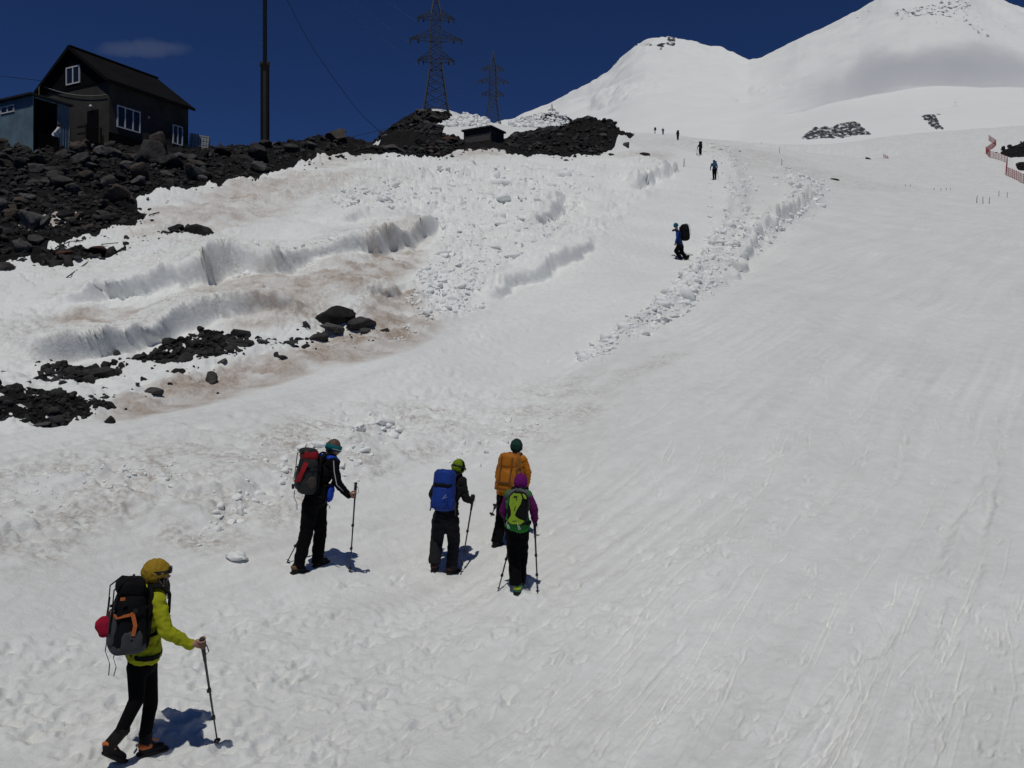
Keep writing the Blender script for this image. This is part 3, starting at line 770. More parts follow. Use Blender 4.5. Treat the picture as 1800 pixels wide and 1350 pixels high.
for i_, (m_, c_) in enumerate([('grey_basalt', (.11, .104, .10)), ('brown_grey_basalt', (.070, .056, .046)), ('black_basalt', (.022, .021, .021))]):
    for j_ in (1, 4, 7):
        q_ = RMESH[(i_ + j_) % 10].copy(); q_.materials.clear(); q_.materials.append(mat(m_, c_, .9, .2, noise=(2.2, .6), bump=(6, 1.0, .1))); ALT.append(q_)
BOULDER = mesh_np('boulder_shape', rock_verts(ICO3[0], 71, 7, .62, .9, .14), ICO3[1], smooth=False); BOULDER.materials.append(ROCK)
def rock(px, py, wpx, label, group=None, shape=None, tall=1.0, me=None, sink=.25):
    x, y = pw(px, py); s = wpx / F * y / 2
    o = bpy.data.objects.new('rock', me or (random.choice(ALT) if shape is None and random.random() < .42 else None) or RMESH[(shape if shape is not None else random.randrange(10)) % 10])
    h = s * tall * random.uniform(.8, 1.05)
    o.location = (x, y, ground(x, y) + h * (0.72 - sink * 1.4))
    o.scale = (s, s * random.uniform(.8, 1.1), h)
    o.rotation_euler = (random.uniform(-.25, .25), random.uniform(-.25, .25), random.uniform(0, 6.28))
    COL.objects.link(o)
    return tag(o, label, 'rock', group)
def sample_poly(poly, r):
    bb = np.array(poly, float); x0, y0 = bb.min(0); x1, y1 = bb.max(0)
    while True:
        px, py = r.uniform(max(x0, -60), min(x1, 1860)), r.uniform(y0, y1)
        if inpoly(np.array([px]), np.array([py]), poly)[0]: return px, py
r_ = np.random.default_rng(11)
A_POLY = [(-40,268),(0,258),(330,272),(440,252),(520,245),(600,256),(610,272),(555,279),(510,292),(440,316),(330,338),(240,344),(238,368),(250,386),(230,400),(190,404),(165,418),(100,430),(50,440),(0,452),(-40,462)]
G_A = 'dark rocks on the slope below the house'; L_A = 'dark rough volcanic rock on the black boulder slope below the house'
big = [(262,292,62,1.05),(345,326,56,.8),(297,300,40,.9),(395,283,44,.7),(112,281,36,.9),(215,285,40,.8),(430,300,50,.7),(60,330,40,.7),(130,345,44,.8),(20,375,38,.8),(200,360,36,.8),(150,300,30,.8),(330,290,34,.8),(470,268,34,.8),(240,330,34,.8),(8,300,40,.8),(90,372,34,.8),(180,385,30,.8),(300,345,28,.9)]
for i, (x, y, w, t) in enumerate(big): rock(x, y, w, L_A, G_A, i, t)
for i in range(150):
    px, py = sample_poly(A_POLY, r_); rock(px, py, float(np.clip(14 + r_.exponential(13), 14, 62)), L_A, G_A, None, r_.uniform(.75, 1.15), sink=.15)
B_POLY = [(615,272),(655,250),(700,218),(742,200),(796,202),(772,240),(815,256),(800,266),(770,280),(735,280),(690,272)]
G_B = 'dark rocks of the mound under the tall pylon'; L_B = 'dark volcanic rock on the mound below the tall lattice pylon'
for i in range(60):
    px, py = sample_poly(B_POLY, r_); rock(px, py, float(np.clip(11 + r_.exponential(6), 11, 30)), L_B, G_B, None, r_.uniform(.7, 1.0))
C_POLY = [(900,240),(940,238),(985,218),(1030,200),(1062,208),(1106,230),(1094,244),(1075,260),(1052,276),(1000,272),(925,274),(890,258)]
G_C = 'dark rocks of the heap right of the small hut'; L_C = 'dark volcanic rock on the black heap right of the small hut'
for i in range(60):
    px, py = sample_poly(C_POLY, r_); rock(px, py, float(np.clip(11 + r_.exponential(6), 11, 30)), L_C, G_C, None, r_.uniform(.7, 1.0))
rock(592, 262, 62, 'large smooth brown boulder on the ridge skyline right of the tuft', me=BROWN_MESH, tall=.85, sink=.3)
rock(795, 257, 40, 'rusty red slab of rock just left of the small hut', me=RED_MESH, tall=.6)
for (x, y, w, t, sh, lb) in [
    (690,268,70,.55,5,'broad flat dark boulder at the foot of the pylon mound'),
    (180,449,62,.5,2,'long reddish dark rock lying on snow above the ice ledges'),
    (120,456,40,.5,4,'low dark rock left of the long reddish rock on snow'),
    (84,462,36,.4,6,'flat dark rock at the left end of the rock patch on snow'),
    (345,418,62,.7,1,'big humped black rock on the dirty snow below the boulder slope'),
    (310,408,30,.7,7,'black rock leaning on the left of the big humped rock'),
    (4,468,50,.8,8,'rounded black boulder cut by the left edge of the photo'),
    (200,452,30,.6,9,'small dark rock at the right end of the reddish rock'),
    (560,590,38,.8,2,'dark angular boulder left of the big black boulder heap on brown snow'),
    (678,576,20,1.,4,'round dark stone alone right of the black boulder heap'),
    (633,562,66,.62,5,'largest round boulder of the black heap on brown snow'),
    (590,552,84,.74,6,'rear black boulder of the heap on brown snow'),
    (640,575,34,.8,3,'small boulder at the right foot of the black heap'),
    (588,572,62,.45,7,'low wet black rock at the front of the boulder heap'),
    (371,664,40,.9,6,'pointed dark rock on brown snow, rightmost of the near pair'),
    (313,660,30,1.,2,'round dark rock on brown snow, left of the pointed one'),
    (270,690,50,.55,8,'long flat dark rock on brown snow nearest the walkers\' track'),
    (252,668,14,1.,1,'small upright dark stone between flat rock and round rock'),
    (185,682,24,.6,9,'small black rock in white snow above the lower scree'),
    (393,642,22,.6,4,'small dark stone uphill of the pointed dark rock'),
    (460,607,36,.6,3,'dark rock beside the brown meltwater, middle of the row'),
    (512,600,50,.5,5,'low spread of dark rock left of the angular boulder'),
    (192,740,18,1.,0,'small round stone below the lower black scree'),
    (75,745,26,.6,7,'small stone in snow under the edge of the lower scree'),
    (22,690,34,.7,2,'dark boulder at the upper left of the lower scree'),
    (180,650,54,.7,1,'dark boulder topping the black scree under the ice ledge'),
    (245,628,28,.9,9,'black rock at the right foot of the grey ice face'),
    (8,660,26,.5,6,'flat dark rock in the snow at the left edge below the ice'),
    (420,610,36,.8,8,'dark boulder at the right end of the middle scree patch'),
    (499,626,18,.5,0,'tiny flat dark stone on white snow by the brown hollow'),
    (1462,314,28,.4,5,'thin dark sliver of rock alone on the piste'),
    (1136,272,26,.45,3,'low dark rock in snow right of the black heap'),
    (1100,262,26,.5,6,'dark rock at the tip of the black heap beside the track'),
    (1533,270,14,.6,2,'dark rock inside the small ring of orange netting'),
    (1526,279,12,.5,4,'dark rock below the small ring of orange netting'),
    (1546,275,8,.5,7,'tiny dark rock right of the ring of orange netting'),
    (1162,292,9,.3,1,'tiny dark stone on snow above the cut edge of the track')]:
    rock(x, y, w, lb, None, sh, t, me=RED_MESH if 'long reddish' in lb else (BOULDER if 'rear black boulder' in lb or 'largest round' in lb else None))

SMALL = [rock_verts(ICO1[0], 800 + i, 4, .5, .9, .2) for i in range(10)]
def scatter(name, V0, F0, variants, places, material, smooth, label, cat):
    """places: (x, y, size, sink). bakes many small pieces into one uncountable mass"""
    Vs, Fs = [], []; off = 0; r = np.random.default_rng(len(places))
    for (x, y, s, sink) in places:
        small = s * F / y < 4.2
        V = SMALL[r.integers(len(SMALL))] if small else variants[r.integers(len(variants))]
        a, b = r.uniform(0, 6.28), r.uniform(-.7, .7)
        ca, sa, cb, sb = math.cos(a), math.sin(a), math.cos(b), math.sin(b)
        R = np.array([[ca, -sa, 0], [sa, ca, 0], [0, 0, 1]]) @ np.array([[1, 0, 0], [0, cb, -sb], [0, sb, cb]])
        W = (V * r.uniform(.65, 1.35, 3)) @ R.T * s
        W += np.array([x, y, ground(x, y) + s * (.7 - (sink + r.uniform(-.08, .14)) * 1.4)])
        Vs.append(W); Fs.append((ICO1[1] if small else F0) + off); off += len(W)
    me = mesh_np(name, np.concatenate(Vs), np.concatenate(Fs), smooth)
    return tag(obj(name, me, material), label, cat, kind='stuff')
RV = [rock_verts(ICO2[0], 300 + i, 8) for i in range(8)]
SCREEROCK = mat('rubble_basalt', (0.036, 0.034, 0.033), 0.92, 0.2, noise=(1.6, 0.75), bump=(9, 0.6, 0.05))
def many(poly, n, lo, ex, hi, sink, r):
    out = []
    for _ in range(n):
        px, py = sample_poly(poly, r); x, y = pw(px, py)
        out.append((x, y, float(np.clip(lo + r.exponential(ex), lo, hi)) / F * y / 2, sink))
    return out
scatter('rock_rubble', None, ICO2[1], RV, many(A_POLY, 2300, 4, 4, 13, .2, r_) + many(B_POLY, 700, 4, 3.5, 11, .2, r_) + many(C_POLY, 700, 4, 3.5, 11, .2, r_), SCREEROCK, False, 'loose black stones covering the slope under the house and pylon', 'rubble')
def along_(pts, n, sp, lo, ex, hi):
    W = np.array(pts, float); cs = np.concatenate([[0], np.cumsum(np.hypot(*np.diff(W, axis=0).T))]); out = []
    for _ in range(n):
        t = r_.uniform(0, cs[-1]); x, y = pw(np.interp(t, cs, W[:, 0]) + r_.normal(0, sp), np.interp(t, cs, W[:, 1]) + r_.normal(0, sp * .6))
        out.append((x, y, float(np.clip(lo + r_.exponential(ex), lo, hi)) / F * y / 2, .35))
    return out
pl_ = []
for q, n in zip(ROCK_C, (260, 560, 380, 60, 140)): pl_ += many(q, n, 3, 4.5, 30, .3, r_)
pl_ += along_([(0,705),(200,700),(300,660),(420,640),(520,610),(640,590)], 70, 22, 3, 3, 12) + along_([(60,650),(200,640),(330,615),(450,600),(560,585)], 110, 14, 3, 4, 16) + along_([(40,470),(120,455),(230,440),(330,420)], 60, 14, 3, 3, 12) + along_([(-20,466),(100,440),(200,412),(255,392),(245,360),(340,342),(450,318),(520,296),(620,274),(740,284),(860,264),(1000,278),(1070,272)], 170, 9, 3, 3, 12)
for q, n in zip(ROCK_D, (90, 20, 8)): pl_ += many([(min(x, 1850), y) for x, y in q], n, 3, 2, 9, .3, r_)
scatter('scree', None, ICO2[1], RV, pl_, SCREEROCK, False, 'black gravel and small stones in patches melting out of the snow', 'gravel')

# ------------------------------------------------------------------ broken snow
def chunk_verts(seed):
    V = rock_verts(ICO2[0], 500 + seed, 9, .40, .9, .22)
    return V
CV = [chunk_verts(i) for i in range(12)]
def along(pts, n, spread, lo, ex, hi, r, sink=.35):
    W = np.array(pts, float); seg = np.hypot(*np.diff(W, axis=0).T); cs = np.concatenate([[0], np.cumsum(seg)])
    out = []
    for _ in range(n):
        t = r.uniform(0, cs[-1]); px = np.interp(t, cs, W[:, 0]); py = np.interp(t, cs, W[:, 1])
        sp = spread[0] + (spread[1] - spread[0]) * t / cs[-1]
        px += r.normal(0, sp); py += r.normal(0, sp * .55); x, y = pw(px, py)
        out.append((x, y, float(np.clip(lo + r.exponential(ex), lo, hi)) / F * y / 2, sink))
    return out
r2 = np.random.default_rng(21)
ch = along(BERM1[:9], 1000, (10, 22), 2.5, 4, 24, r2, .52) + along(BERM1[8:], 320, (26, 14), 2.5, 2.5, 9, r2, .55) + along(BERM2, 900, (8, 20), 2.5, 4, 20, r2, .5) + along(BERM1[:9], 22, (8, 16), 24, 8, 44, r2, .62)
ch += many(RUB, 1500, 2.5, 3.5, 18, .58, r2) + many(RUB, 50, 18, 10, 46, .66, r2)
ch += many([(720,505),(790,440),(850,470),(830,535),(740,560),(712,535)], 260, 3, 6, 30, .60, r2)
ch += many([(560,365),(620,340),(700,345),(690,380),(600,385)], 80, 5, 6, 22, .4, r2)
ch += along([(410,486),(490,470),(560,445),(640,440),(700,430)], 120, (8, 8), 4, 5, 16, r2, .45) + along([(700,590),(760,560),(850,535)], 60, (8, 8), 4, 4, 14, r2)
ch += along([(0,880),(200,845),(420,805),(560,770),(700,750)], 260, (36, 26), 3, 4, 16, r2, .58) + along([(330,960),(400,905),(470,860),(520,820),(600,800)], 60, (22, 22), 6, 8, 34, r2, .5)
ch += along([(640,760),(690,745),(610,840)], 40, (16, 16), 6, 8, 30, r2, .5) + along([(800,800),(900,760),(960,730)], 40, (26, 20), 4, 5, 20, r2, .55)
def at_depth(px0, px1, Y0, Y1, n, lo, hi, r):
    out = []
    for _ in range(n):
        y = r.uniform(Y0, Y1); px = r.uniform(px0, px1); out.append(((px - CX) / F * y, y, r.uniform(lo, hi), .35))
    return out
ch += at_depth(764, 858, 109, 121, 330, .12, .55, r2) + at_depth(898, 1000, 116, 130, 380, .12, .6, r2)
scatter('snow_rubble', None, ICO2[1], CV, ch, CHUNK, False, 'broken lumps of ploughed snow piled along the track', 'snow')
def snowball(px, py, w, label, seed, tall=.8):
    x, y = pw(px, py); s = w / F * y / 2
    V = rock_verts(ICO3[0], 700 + seed, 8, .5, .9, .34) * np.array([s, s, s * tall]); b = Vector((x, y, ground(x, y) + s * tall * .2))
    o = obj('snow_lump', mesh_np('snow_lump', V, ICO3[1]), CHUNK); o.location = b
    tag(o, label, 'snow lump')
snowball(419, 984, 48, 'rounded lump of snow alone left of the walker with red pack', 1, .75)
snowball(632, 775, 34, 'upper lump of snow above the walker with teal headband', 3)
snowball(1164, 566, 40, 'flat block of snow on the right hand berm below the blue walker', 6, .6)

# ------------------------------------------------------------------ house, shed and yard
PLASTER = mat('plaster', (0.050, 0.047, 0.041), 0.9, 0.15, noise=(1.2, 0.35), bump=(10, .5, .03))
CLAD = mat('dark_cladding', (0.005, 0.005, 0.005), 0.9, 0.08, noise=(2, .3), bump=(6, .3, .02))
ROOFM = mat('roofing', (0.0075, 0.0072, 0.0075), 0.9, 0.08, noise=(1.5, .4), bump=(5, .3, .03))
WHITE = mat('white_frame', (0.62, 0.63, 0.64), 0.5, 0.4)
GLASS = mat('dark_glass', (0.012, 0.014, 0.016), 0.08, 0.6)
DOOR_SHADE = mat('dark_door_and_shade', (0.004, 0.004, 0.004), 0.8, 0.08)  # house door, and the shade painted inside the shed doorway
WOOD = mat('weathered_wood', (0.16, 0.125, 0.075), 0.9, 0.15, noise=(4, .4), bump=(12, .4, .02))
DARKWOOD = mat('dark_wood', (0.012, 0.010, 0.009), 0.9, 0.15, noise=(4, .4), bump=(12, .4, .02))
BLUE = mat('blue_sheet', (0.12, 0.185, 0.225), 0.6, 0.25, noise=(1.5, .3))
STEEL = mat('dark_steel', (0.018, 0.018, 0.018), 0.6, 0.4)
PYLON = mat('pylon_steel', (0.030, 0.030, 0.030), 0.6, 0.4)
CABLE = mat('cable', (0.02, 0.02, 0.022), 0.7, 0.3)
R_, G_, Z_ = Vector((.438, .899, 0)), Vector((-.899, .438, 0)), Vector((0, 0, 1))
class Frame:
    """a rectangular building standing with its near corner at photo column px, distance Y"""
    def __init__(s, px, Y, z, r=R_, g=G_):
        s.o = Vector(((px - CX) / F * Y, Y, z)); s.r = r.normalized(); s.g = g.normalized()
    def p(s, a, b, c): return s.o + s.r * a + s.g * b + Z_ * c
    def along(s, px, d):
        u = (px - CX) / F; return (s.o.x - u * s.o.y) / (u * d.y - d.x)
    def ra(s, px): return s.along(px, s.r)
    def gb(s, px): return s.along(px, s.g)
    def zr(s, px, py): q = s.o + s.r * s.ra(px); return (HZ - py) / F * q.y - s.o.z
    def zg(s, px, py): q = s.o + s.g * s.gb(px); return (HZ - py) / F * q.y - s.o.z
    def block(s, mb, a0, a1, b0, b1, c0, c1):
        return mb.box(s.p((a0 + a1) / 2, (b0 + b1) / 2, (c0 + c1) / 2), s.r * (a1 - a0) / 2, s.g * (b1 - b0) / 2, Z_ * (c1 - c0) / 2)
def window(fr, parent, side, t0, t1, c0, c1, panes, frame_mat=None, fw=.07):
    """a framed window on the gable side ('g') or eave side ('r'): frame, then one pane object per leaf"""
    def blk(mb, a, b, c, d, out, thick):
        if side == 'g': fr.block(mb, -out - thick, -out, a, b, c, d)
        else: fr.block(mb, a, b, -out - thick, -out, c, d)
    f = MB(); blk(f, t0, t1, c0, c0 + fw, .0, .06); blk(f, t0, t1, c1 - fw, c1, .0, .06)
    n = len(panes); xs = [t0 + (t1 - t0) * q for q in [0] + panes]
    for i, x in enumerate(xs):
        a = x if i == 0 else (x - fw if i == n else x - fw / 2); blk(f, a, a + fw, c0 + fw, c1 - fw, .0, .062)
    w = f.build('window', frame_mat or WHITE, parent)
    for i in range(n):
        g = MB(); blk(g, xs[i] + fw * .6, xs[i + 1] - fw * .6, c0 + fw * .9, c1 - fw * .9, .003, .02); g.build('pane', GLASS, w)
    return w
zb = (HZ - 262) / F * 46
hf = Frame(192, 46, zb)
W_, L_ = 6.55, 5.75
EZ = (HZ - 139) / F * 46 - zb; RZ = (HZ - 84) / F * 47.45 - zb
house = empty('house', hf.p(0, 0, 0))
tag(house, 'dark two storey house with steep black roof and white framed windows on the ridge', 'house')
mb = MB(); hf.block(mb, 0, L_, 0, W_, -1.6, EZ); mb.build('wall', PLASTER, house)
PB = hf.zg(150, 152)
mb = MB()
tri = [hf.p(-.05, 0.0, PB), hf.p(-.05, W_, PB), hf.p(-.05, W_, EZ), hf.p(-.05, W_ / 2, RZ - .12), hf.p(-.05, 0.0, EZ)]
n_ = len(tri); mb.add(tri + [q + hf.r * .045 for q in tri], [tuple(range(n_)), tuple(range(2 * n_ - 1, n_ - 1, -1))] + [(i, i + n_, (i + 1) % n_ + n_, (i + 1) % n_) for i in range(n_)])
mb.build('attic_cladding', CLAD, house)
mb = MB(); tri = [hf.p(L_ - .01, 0, EZ), hf.p(L_ - .01, W_, EZ), hf.p(L_ - .01, W_ / 2, RZ - .12)]; tri2 = [q - hf.r * (L_ - .02) for q in tri]
mb.add(tri + tri2, [(0, 1, 2), (5, 4, 3), (0, 2, 5, 3), (2, 1, 4, 5), (1, 0, 3, 4)]); mb.build('attic', CLAD, house)
roof = MB()
for sgn in (0, 1):
    b0, b1 = (-.28, W_ / 2) if sgn == 0 else (W_ + .28, W_ / 2)
    ze = EZ - .12
    q = [hf.p(-.3, b0, ze), hf.p(L_ + .3, b0, ze), hf.p(L_ + .3, b1, RZ), hf.p(-.3, b1, RZ)]
    q2 = [v - Z_ * .16 for v in q]
    roof.add(q + q2, [(0, 1, 2, 3), (7, 6, 5, 4), (0, 4, 5, 1), (1, 5, 6, 2), (2, 6, 7, 3), (3, 7, 4, 0)])
ro = roof.build('roof', ROOFM, house)
mb = MB(); mb.bar(hf.p(-.3, W_ / 2, RZ + .02), hf.p(L_ + .3, W_ / 2, RZ + .02), .3, .07); mb.build('ridge_cap', ROOFM, ro)
mb = MB(); mb.bar(hf.p(-.3, -.29, EZ - .2), hf.p(L_ + .3, -.29, EZ - .2), .05, .18); mb.build('fascia', ROOFM, ro)
ro2 = MB(); ro2.bar(hf.p(-.31, -.28, EZ - .2), hf.p(-.31, W_ / 2, RZ - .08), .04, .2); ro2.bar(hf.p(-.31, W_ + .28, EZ - .2), hf.p(-.31, W_ / 2, RZ - .08), .04, .2); ro2.build('barge_board', ROOFM, ro)
def gw(x0, x1, y0, y1, panes):
    fr = Frame(192, 46, zb); fr.o = fr.o - fr.r * .05
    xm = (x0 + x1) / 2; t = sorted((hf.gb(x0), hf.gb(x1))); window(fr, house, 'g', t[0], t[1], hf.zg(xm, y1), hf.zg(xm, y0), panes)
def rw(x0, x1, y0, y1, panes):
    xm = (x0 + x1) / 2; t = sorted((hf.ra(x0), hf.ra(x1))); window(hf, house, 'r', t[0], t[1], hf.zr(xm, y1), hf.zr(xm, y0), panes)
gw(118.5, 142.5, 117.5, 148.5, [.5, 1]); rw(205, 246, 190.5, 229, [.34, .68, 1]); rw(303, 320.5, 221, 254.5, [.5, 1])
mb = MB(); b0, b1 = sorted((hf.gb(154), hf.gb(173.5))); hf.block(mb, -.04, 0, b0, b1, hf.zg(164, 256), hf.zg(164, 194)); dr = mb.build('door', DOOR_SHADE, house)
mb = MB(); mb.ball(hf.p(-.07, b0 + .12, hf.zg(164, 226)), (.03, 0, 0), (0, .03, 0), (0, 0, .03), nu=8, nv=6); mb.build('handle', STEEL, dr, smooth=True)
mb = MB(); c = hf.p(-.14, hf.gb(163), hf.zg(163, 188)); mb.ball(c, (.09, 0, 0), (0, .09, 0), (0, 0, .10), nu=10, nv=8); mb.bar(c, c + hf.r * .14, .04); mb.build('lamp', WHITE, house, smooth=True)
mb = MB(); c = hf.p(hf.ra(261), -.03, hf.zr(261, 206.5)); mb.box(c, hf.r * .05, hf.g * .03, Z_ * .06); mb.build('junction_box', WHITE, house)
mb = MB(); hf.block(mb, -.035, L_ + .02, -.035, 0, -1.6, hf.zr(260, 245) - .2); mb.build('plinth', CLAD, house)
cab = []
for i in range(13):
    t = i / 12; cab.append(hf.p(-.10, hf.gb(72 + (191 - 72) * t), hf.zg(72, 150) * (1 - t) + hf.zg(191, 167) * t - .32 * 4 * t * (1 - t)))
MB().tube(cab, .02, 6).build('cable', mat('pale_cable', (.25, .25, .25)), house)
# timber landing at the door
porch = empty('porch', hf.p(-1.0, b0, hf.zg(164, 258)))
tag(porch, 'weathered timber landing with rails in front of the house door', 'porch')
zf = hf.zg(164, 257)
for k in range(6):
    mb = MB(); hf.block(mb, -1.15 + k * .19, -1.15 + k * .19 + .17, b0 - .5, b1 + .7, zf - .05, zf); mb.build('deck_plank', DARKWOOD, porch)
for (a, b) in ((-1.1, b0 - .45), (-1.1, b1 + .05), (-1.1, b1 + .65), (-.2, b0 - .45)):
    mb = MB(); mb.bar(hf.p(a, b, zf - 1.0), hf.p(a, b, zf + .95), .09); mb.build('post', WOOD if b > b0 else DARKWOOD, porch)
for zc, m_ in ((.85, WOOD), (.45, WOOD), (.15, WOOD)):
    mb = MB(); mb.bar(hf.p(-1.1, b1 + .05, zf + zc), hf.p(-1.1, b1 + 1.5, zf + zc - .1), .05, .13); mb.build('rail', m_, porch)
for zc in (.8, .4):
    mb = MB(); mb.bar(hf.p(-1.1, b0 - .45, zf + zc), hf.p(-1.1, b0 + .35, zf + zc + .04), .05, .11); mb.build('rail', DARKWOOD, porch)

# blue sheet metal shed
sz = (HZ - 247) / F * 41.5
sf = Frame(57, 41.5, sz)
SW, SL = 5.2, 2.05; SH = (HZ - 168) / F * 41.5 - sz
shed = empty('shed', sf.p(0, 0, 0)); tag(shed, 'blue corrugated metal shed with an open dark doorway left of the house', 'shed')
def corrugate(t0, t1, c0, c1, side, step=.14, dep=.022):
    V = []; n = int((t1 - t0) / step * 4)
    for i in range(n + 1):
        t = t0 + (t1 - t0) * i / n; o = dep * (1 if (i % 4) in (1, 2) else 0)
        for c in (c0, c1): V.append(sf.p(-o, t, c) if side == 'g' else sf.p(t, -o, c))
    Fc = [(2 * i, 2 * i + 2, 2 * i + 3, 2 * i + 1) for i in range(n)]
    return V, Fc
# the long face looks left, the short face (with the doorway) looks right
def sheet(name, t0, t1, c0, c1, side):
    V, Fc = corrugate(t0, t1, c0, c1, side); mb = MB(); mb.add(V, Fc); return mb.build(name, BLUE, shed)
d0, d1 = sf.ra(61), sf.ra(101); dz = sf.zr(80, 178)
sheet('side_wall', 0, SW, -1.2, SH, 'g'); sheet('front_panel', d1, SL, -1.2, SH, 'r'); sheet('door_lintel', d0, d1, dz, SH, 'r')
mb = MB(); sf.block(mb, .03, SL, .06, SW, -1.2, SH - .03); mb.build('shade_block', DOOR_SHADE, shed)  # solid near-black block, the doorway's inner shade put into its colour
mb = MB(); sf.block(mb, -.25, SL + .15, -.2, SW + .2, SH, SH + .10); mb.build('roof', STEEL, shed)
for a in (0, d1):
    mb = MB(); mb.bar(sf.p(a, -.03, -1.2), sf.p(a, -.03, SH), .07); mb.build('corner_post', BLUE, shed)
x = sorted((sf.gb(2.5), sf.gb(26))); window(Frame(57, 41.5, sz), shed, 'g', x[0], x[1], sf.zg(14, 199), sf.zg(14, 186), [.5, 1], fw=.06)
mb = MB(); mb.bar(sf.p(.3, -.1, SH), sf.p(.3, -.1, SH + .55), .05); mb.build('bracket', WOOD, shed)

# caged water tank
tk = P(350, 262, 52.5); tank = empty('water_tank', tk); tag(tank, 'white plastic water tank in a wire cage at the right end of the house', 'tank')
ta = Vector((.94, .3, -.10)).normalized(); tb = Vector((-.3, .95, 0)).normalized(); tc = ta.cross(tb)
TW = .62
MB().box(tk + tc * .28, ta * TW * .96, tb * .5, tc * .55).build('bottle', mat('cloudy_plastic', (.42, .43, .42), .5, .3), tank)
for i in range(8):
    t = -1 + 2 * i / 7
    MB().bar(tk + ta * TW * t - tb * .53 - tc * .3, tk + ta * TW * t - tb * .53 + tc * .86, .013).build('cage_bar', PYLON, tank)
for i in range(5):
    z = -.25 + i * .27; MB().bar(tk - ta * TW - tb * .545 + tc * z, tk + ta * TW - tb * .545 + tc * z, .013).build('cage_bar', PYLON, tank)
MB().box(tk + tc * -.36, ta * TW * 1.02, tb * .56, tc * .06).build('pallet', DARKWOOD, tank)

# mast with rungs and its stay
mY = 60.0; mx0 = (465.7 - CX) / F * mY; mzb = ground(mx0, mY); mast = empty('mast', (mx0, mY, mzb)); tag(mast, 'tall black mast with climbing rungs rising out of the picture behind the rocks', 'mast')
zt = (HZ - 113) / F * mY; ztop = (HZ + 150) / F * mY
for sgn in (-1, 1): MB().bar((mx0 + sgn * .21, mY, mzb - .5), (mx0 + sgn * .21, mY, zt), .17, .3).build('lower_column', DARKWOOD, mast)
MB().bar((mx0, mY, mzb - .5), (mx0, mY, zt), .27, .22).build('core', STEEL, mast)
MB().bar((mx0, mY, zt - .5), (mx0, mY, ztop), .24, .24).build('upper_column', DARKWOOD, mast)
k = 0; z = mzb + .6
while z < ztop - .3:
    w = .42 if z < zt else .25
    MB().bar((mx0 - w, mY - .02, z), (mx0 + w, mY - .02, z), .03).build('rung', STEEL, mast); z += .48
MB().bar((mx0 - .4, mY, zt), (mx0 + .4, mY, zt), .12, .35).build('clamp', STEEL, mast)
def cable(name, pts, r, label, material=CABLE):
    # smooth through the given points
    pts = [Vector(p) for p in pts]; out = []
    for i in range(len(pts) - 1):
        a, b, c, d = pts[max(i - 1, 0)], pts[i], pts[i + 1], pts[min(i + 2, len(pts) - 1)]
        for k in range(6):
            t = k / 6; out.append(b + (c - a) * .5 * t + (a * 2 - b * 5 + c * 4 - d) * .5 * t * t + ((b - c) * 3 + d - a) * .5 * t ** 3)
    out.append(pts[-1])
    o = MB().tube(out, r, 5).build(name, material, base=out[0]); return tag(o, label, 'cable')
cable('stay_cable', [P(466, -85, 60), P(505, 0, 62), P(545, 76, 64), P(590, 142, 67), P(630, 195, 70), P(664, 228, 73), P(672, 234, 74)], .022, 'dark stay cable sagging from the mast to the rock mound')
cable('ground_cable', [P(585, 249, 66), P(630, 238, 72), P(676, 227, 80)], .022, 'dark cable hanging low between brown boulder and rock mound')
cable('service_cable', [P(-60, 128, 44), P(0, 133.5, 44.5), P(40, 138, 45.5), P(72, 142, 46.5), hf.p(-.1, hf.gb(75), hf.zg(75, 146))], .018, 'thin cable running from the left edge to the house gable')
# bundle of dark rods on the ridge
tb0 = on_ground(525, 250); tuft = MB()
for i in range(34):
    a = random.uniform(-.75, .5); l = random.uniform(.5, .95)
    tuft.tube([tb0 + Vector((random.uniform(-.25, .3), random.uniform(-.15, .15), -.15)), tb0 + Vector((a * .5 - .05, random.uniform(-.2, .2), l * .6)), tb0 + Vector((a * .75 - .1, random.uniform(-.2, .2), l))], [.03, .02, .006], 4)
tag(tuft.build('dry_brush', STEEL, base=tb0), 'spiky black tuft standing on the ridge right of the mast', 'brush')

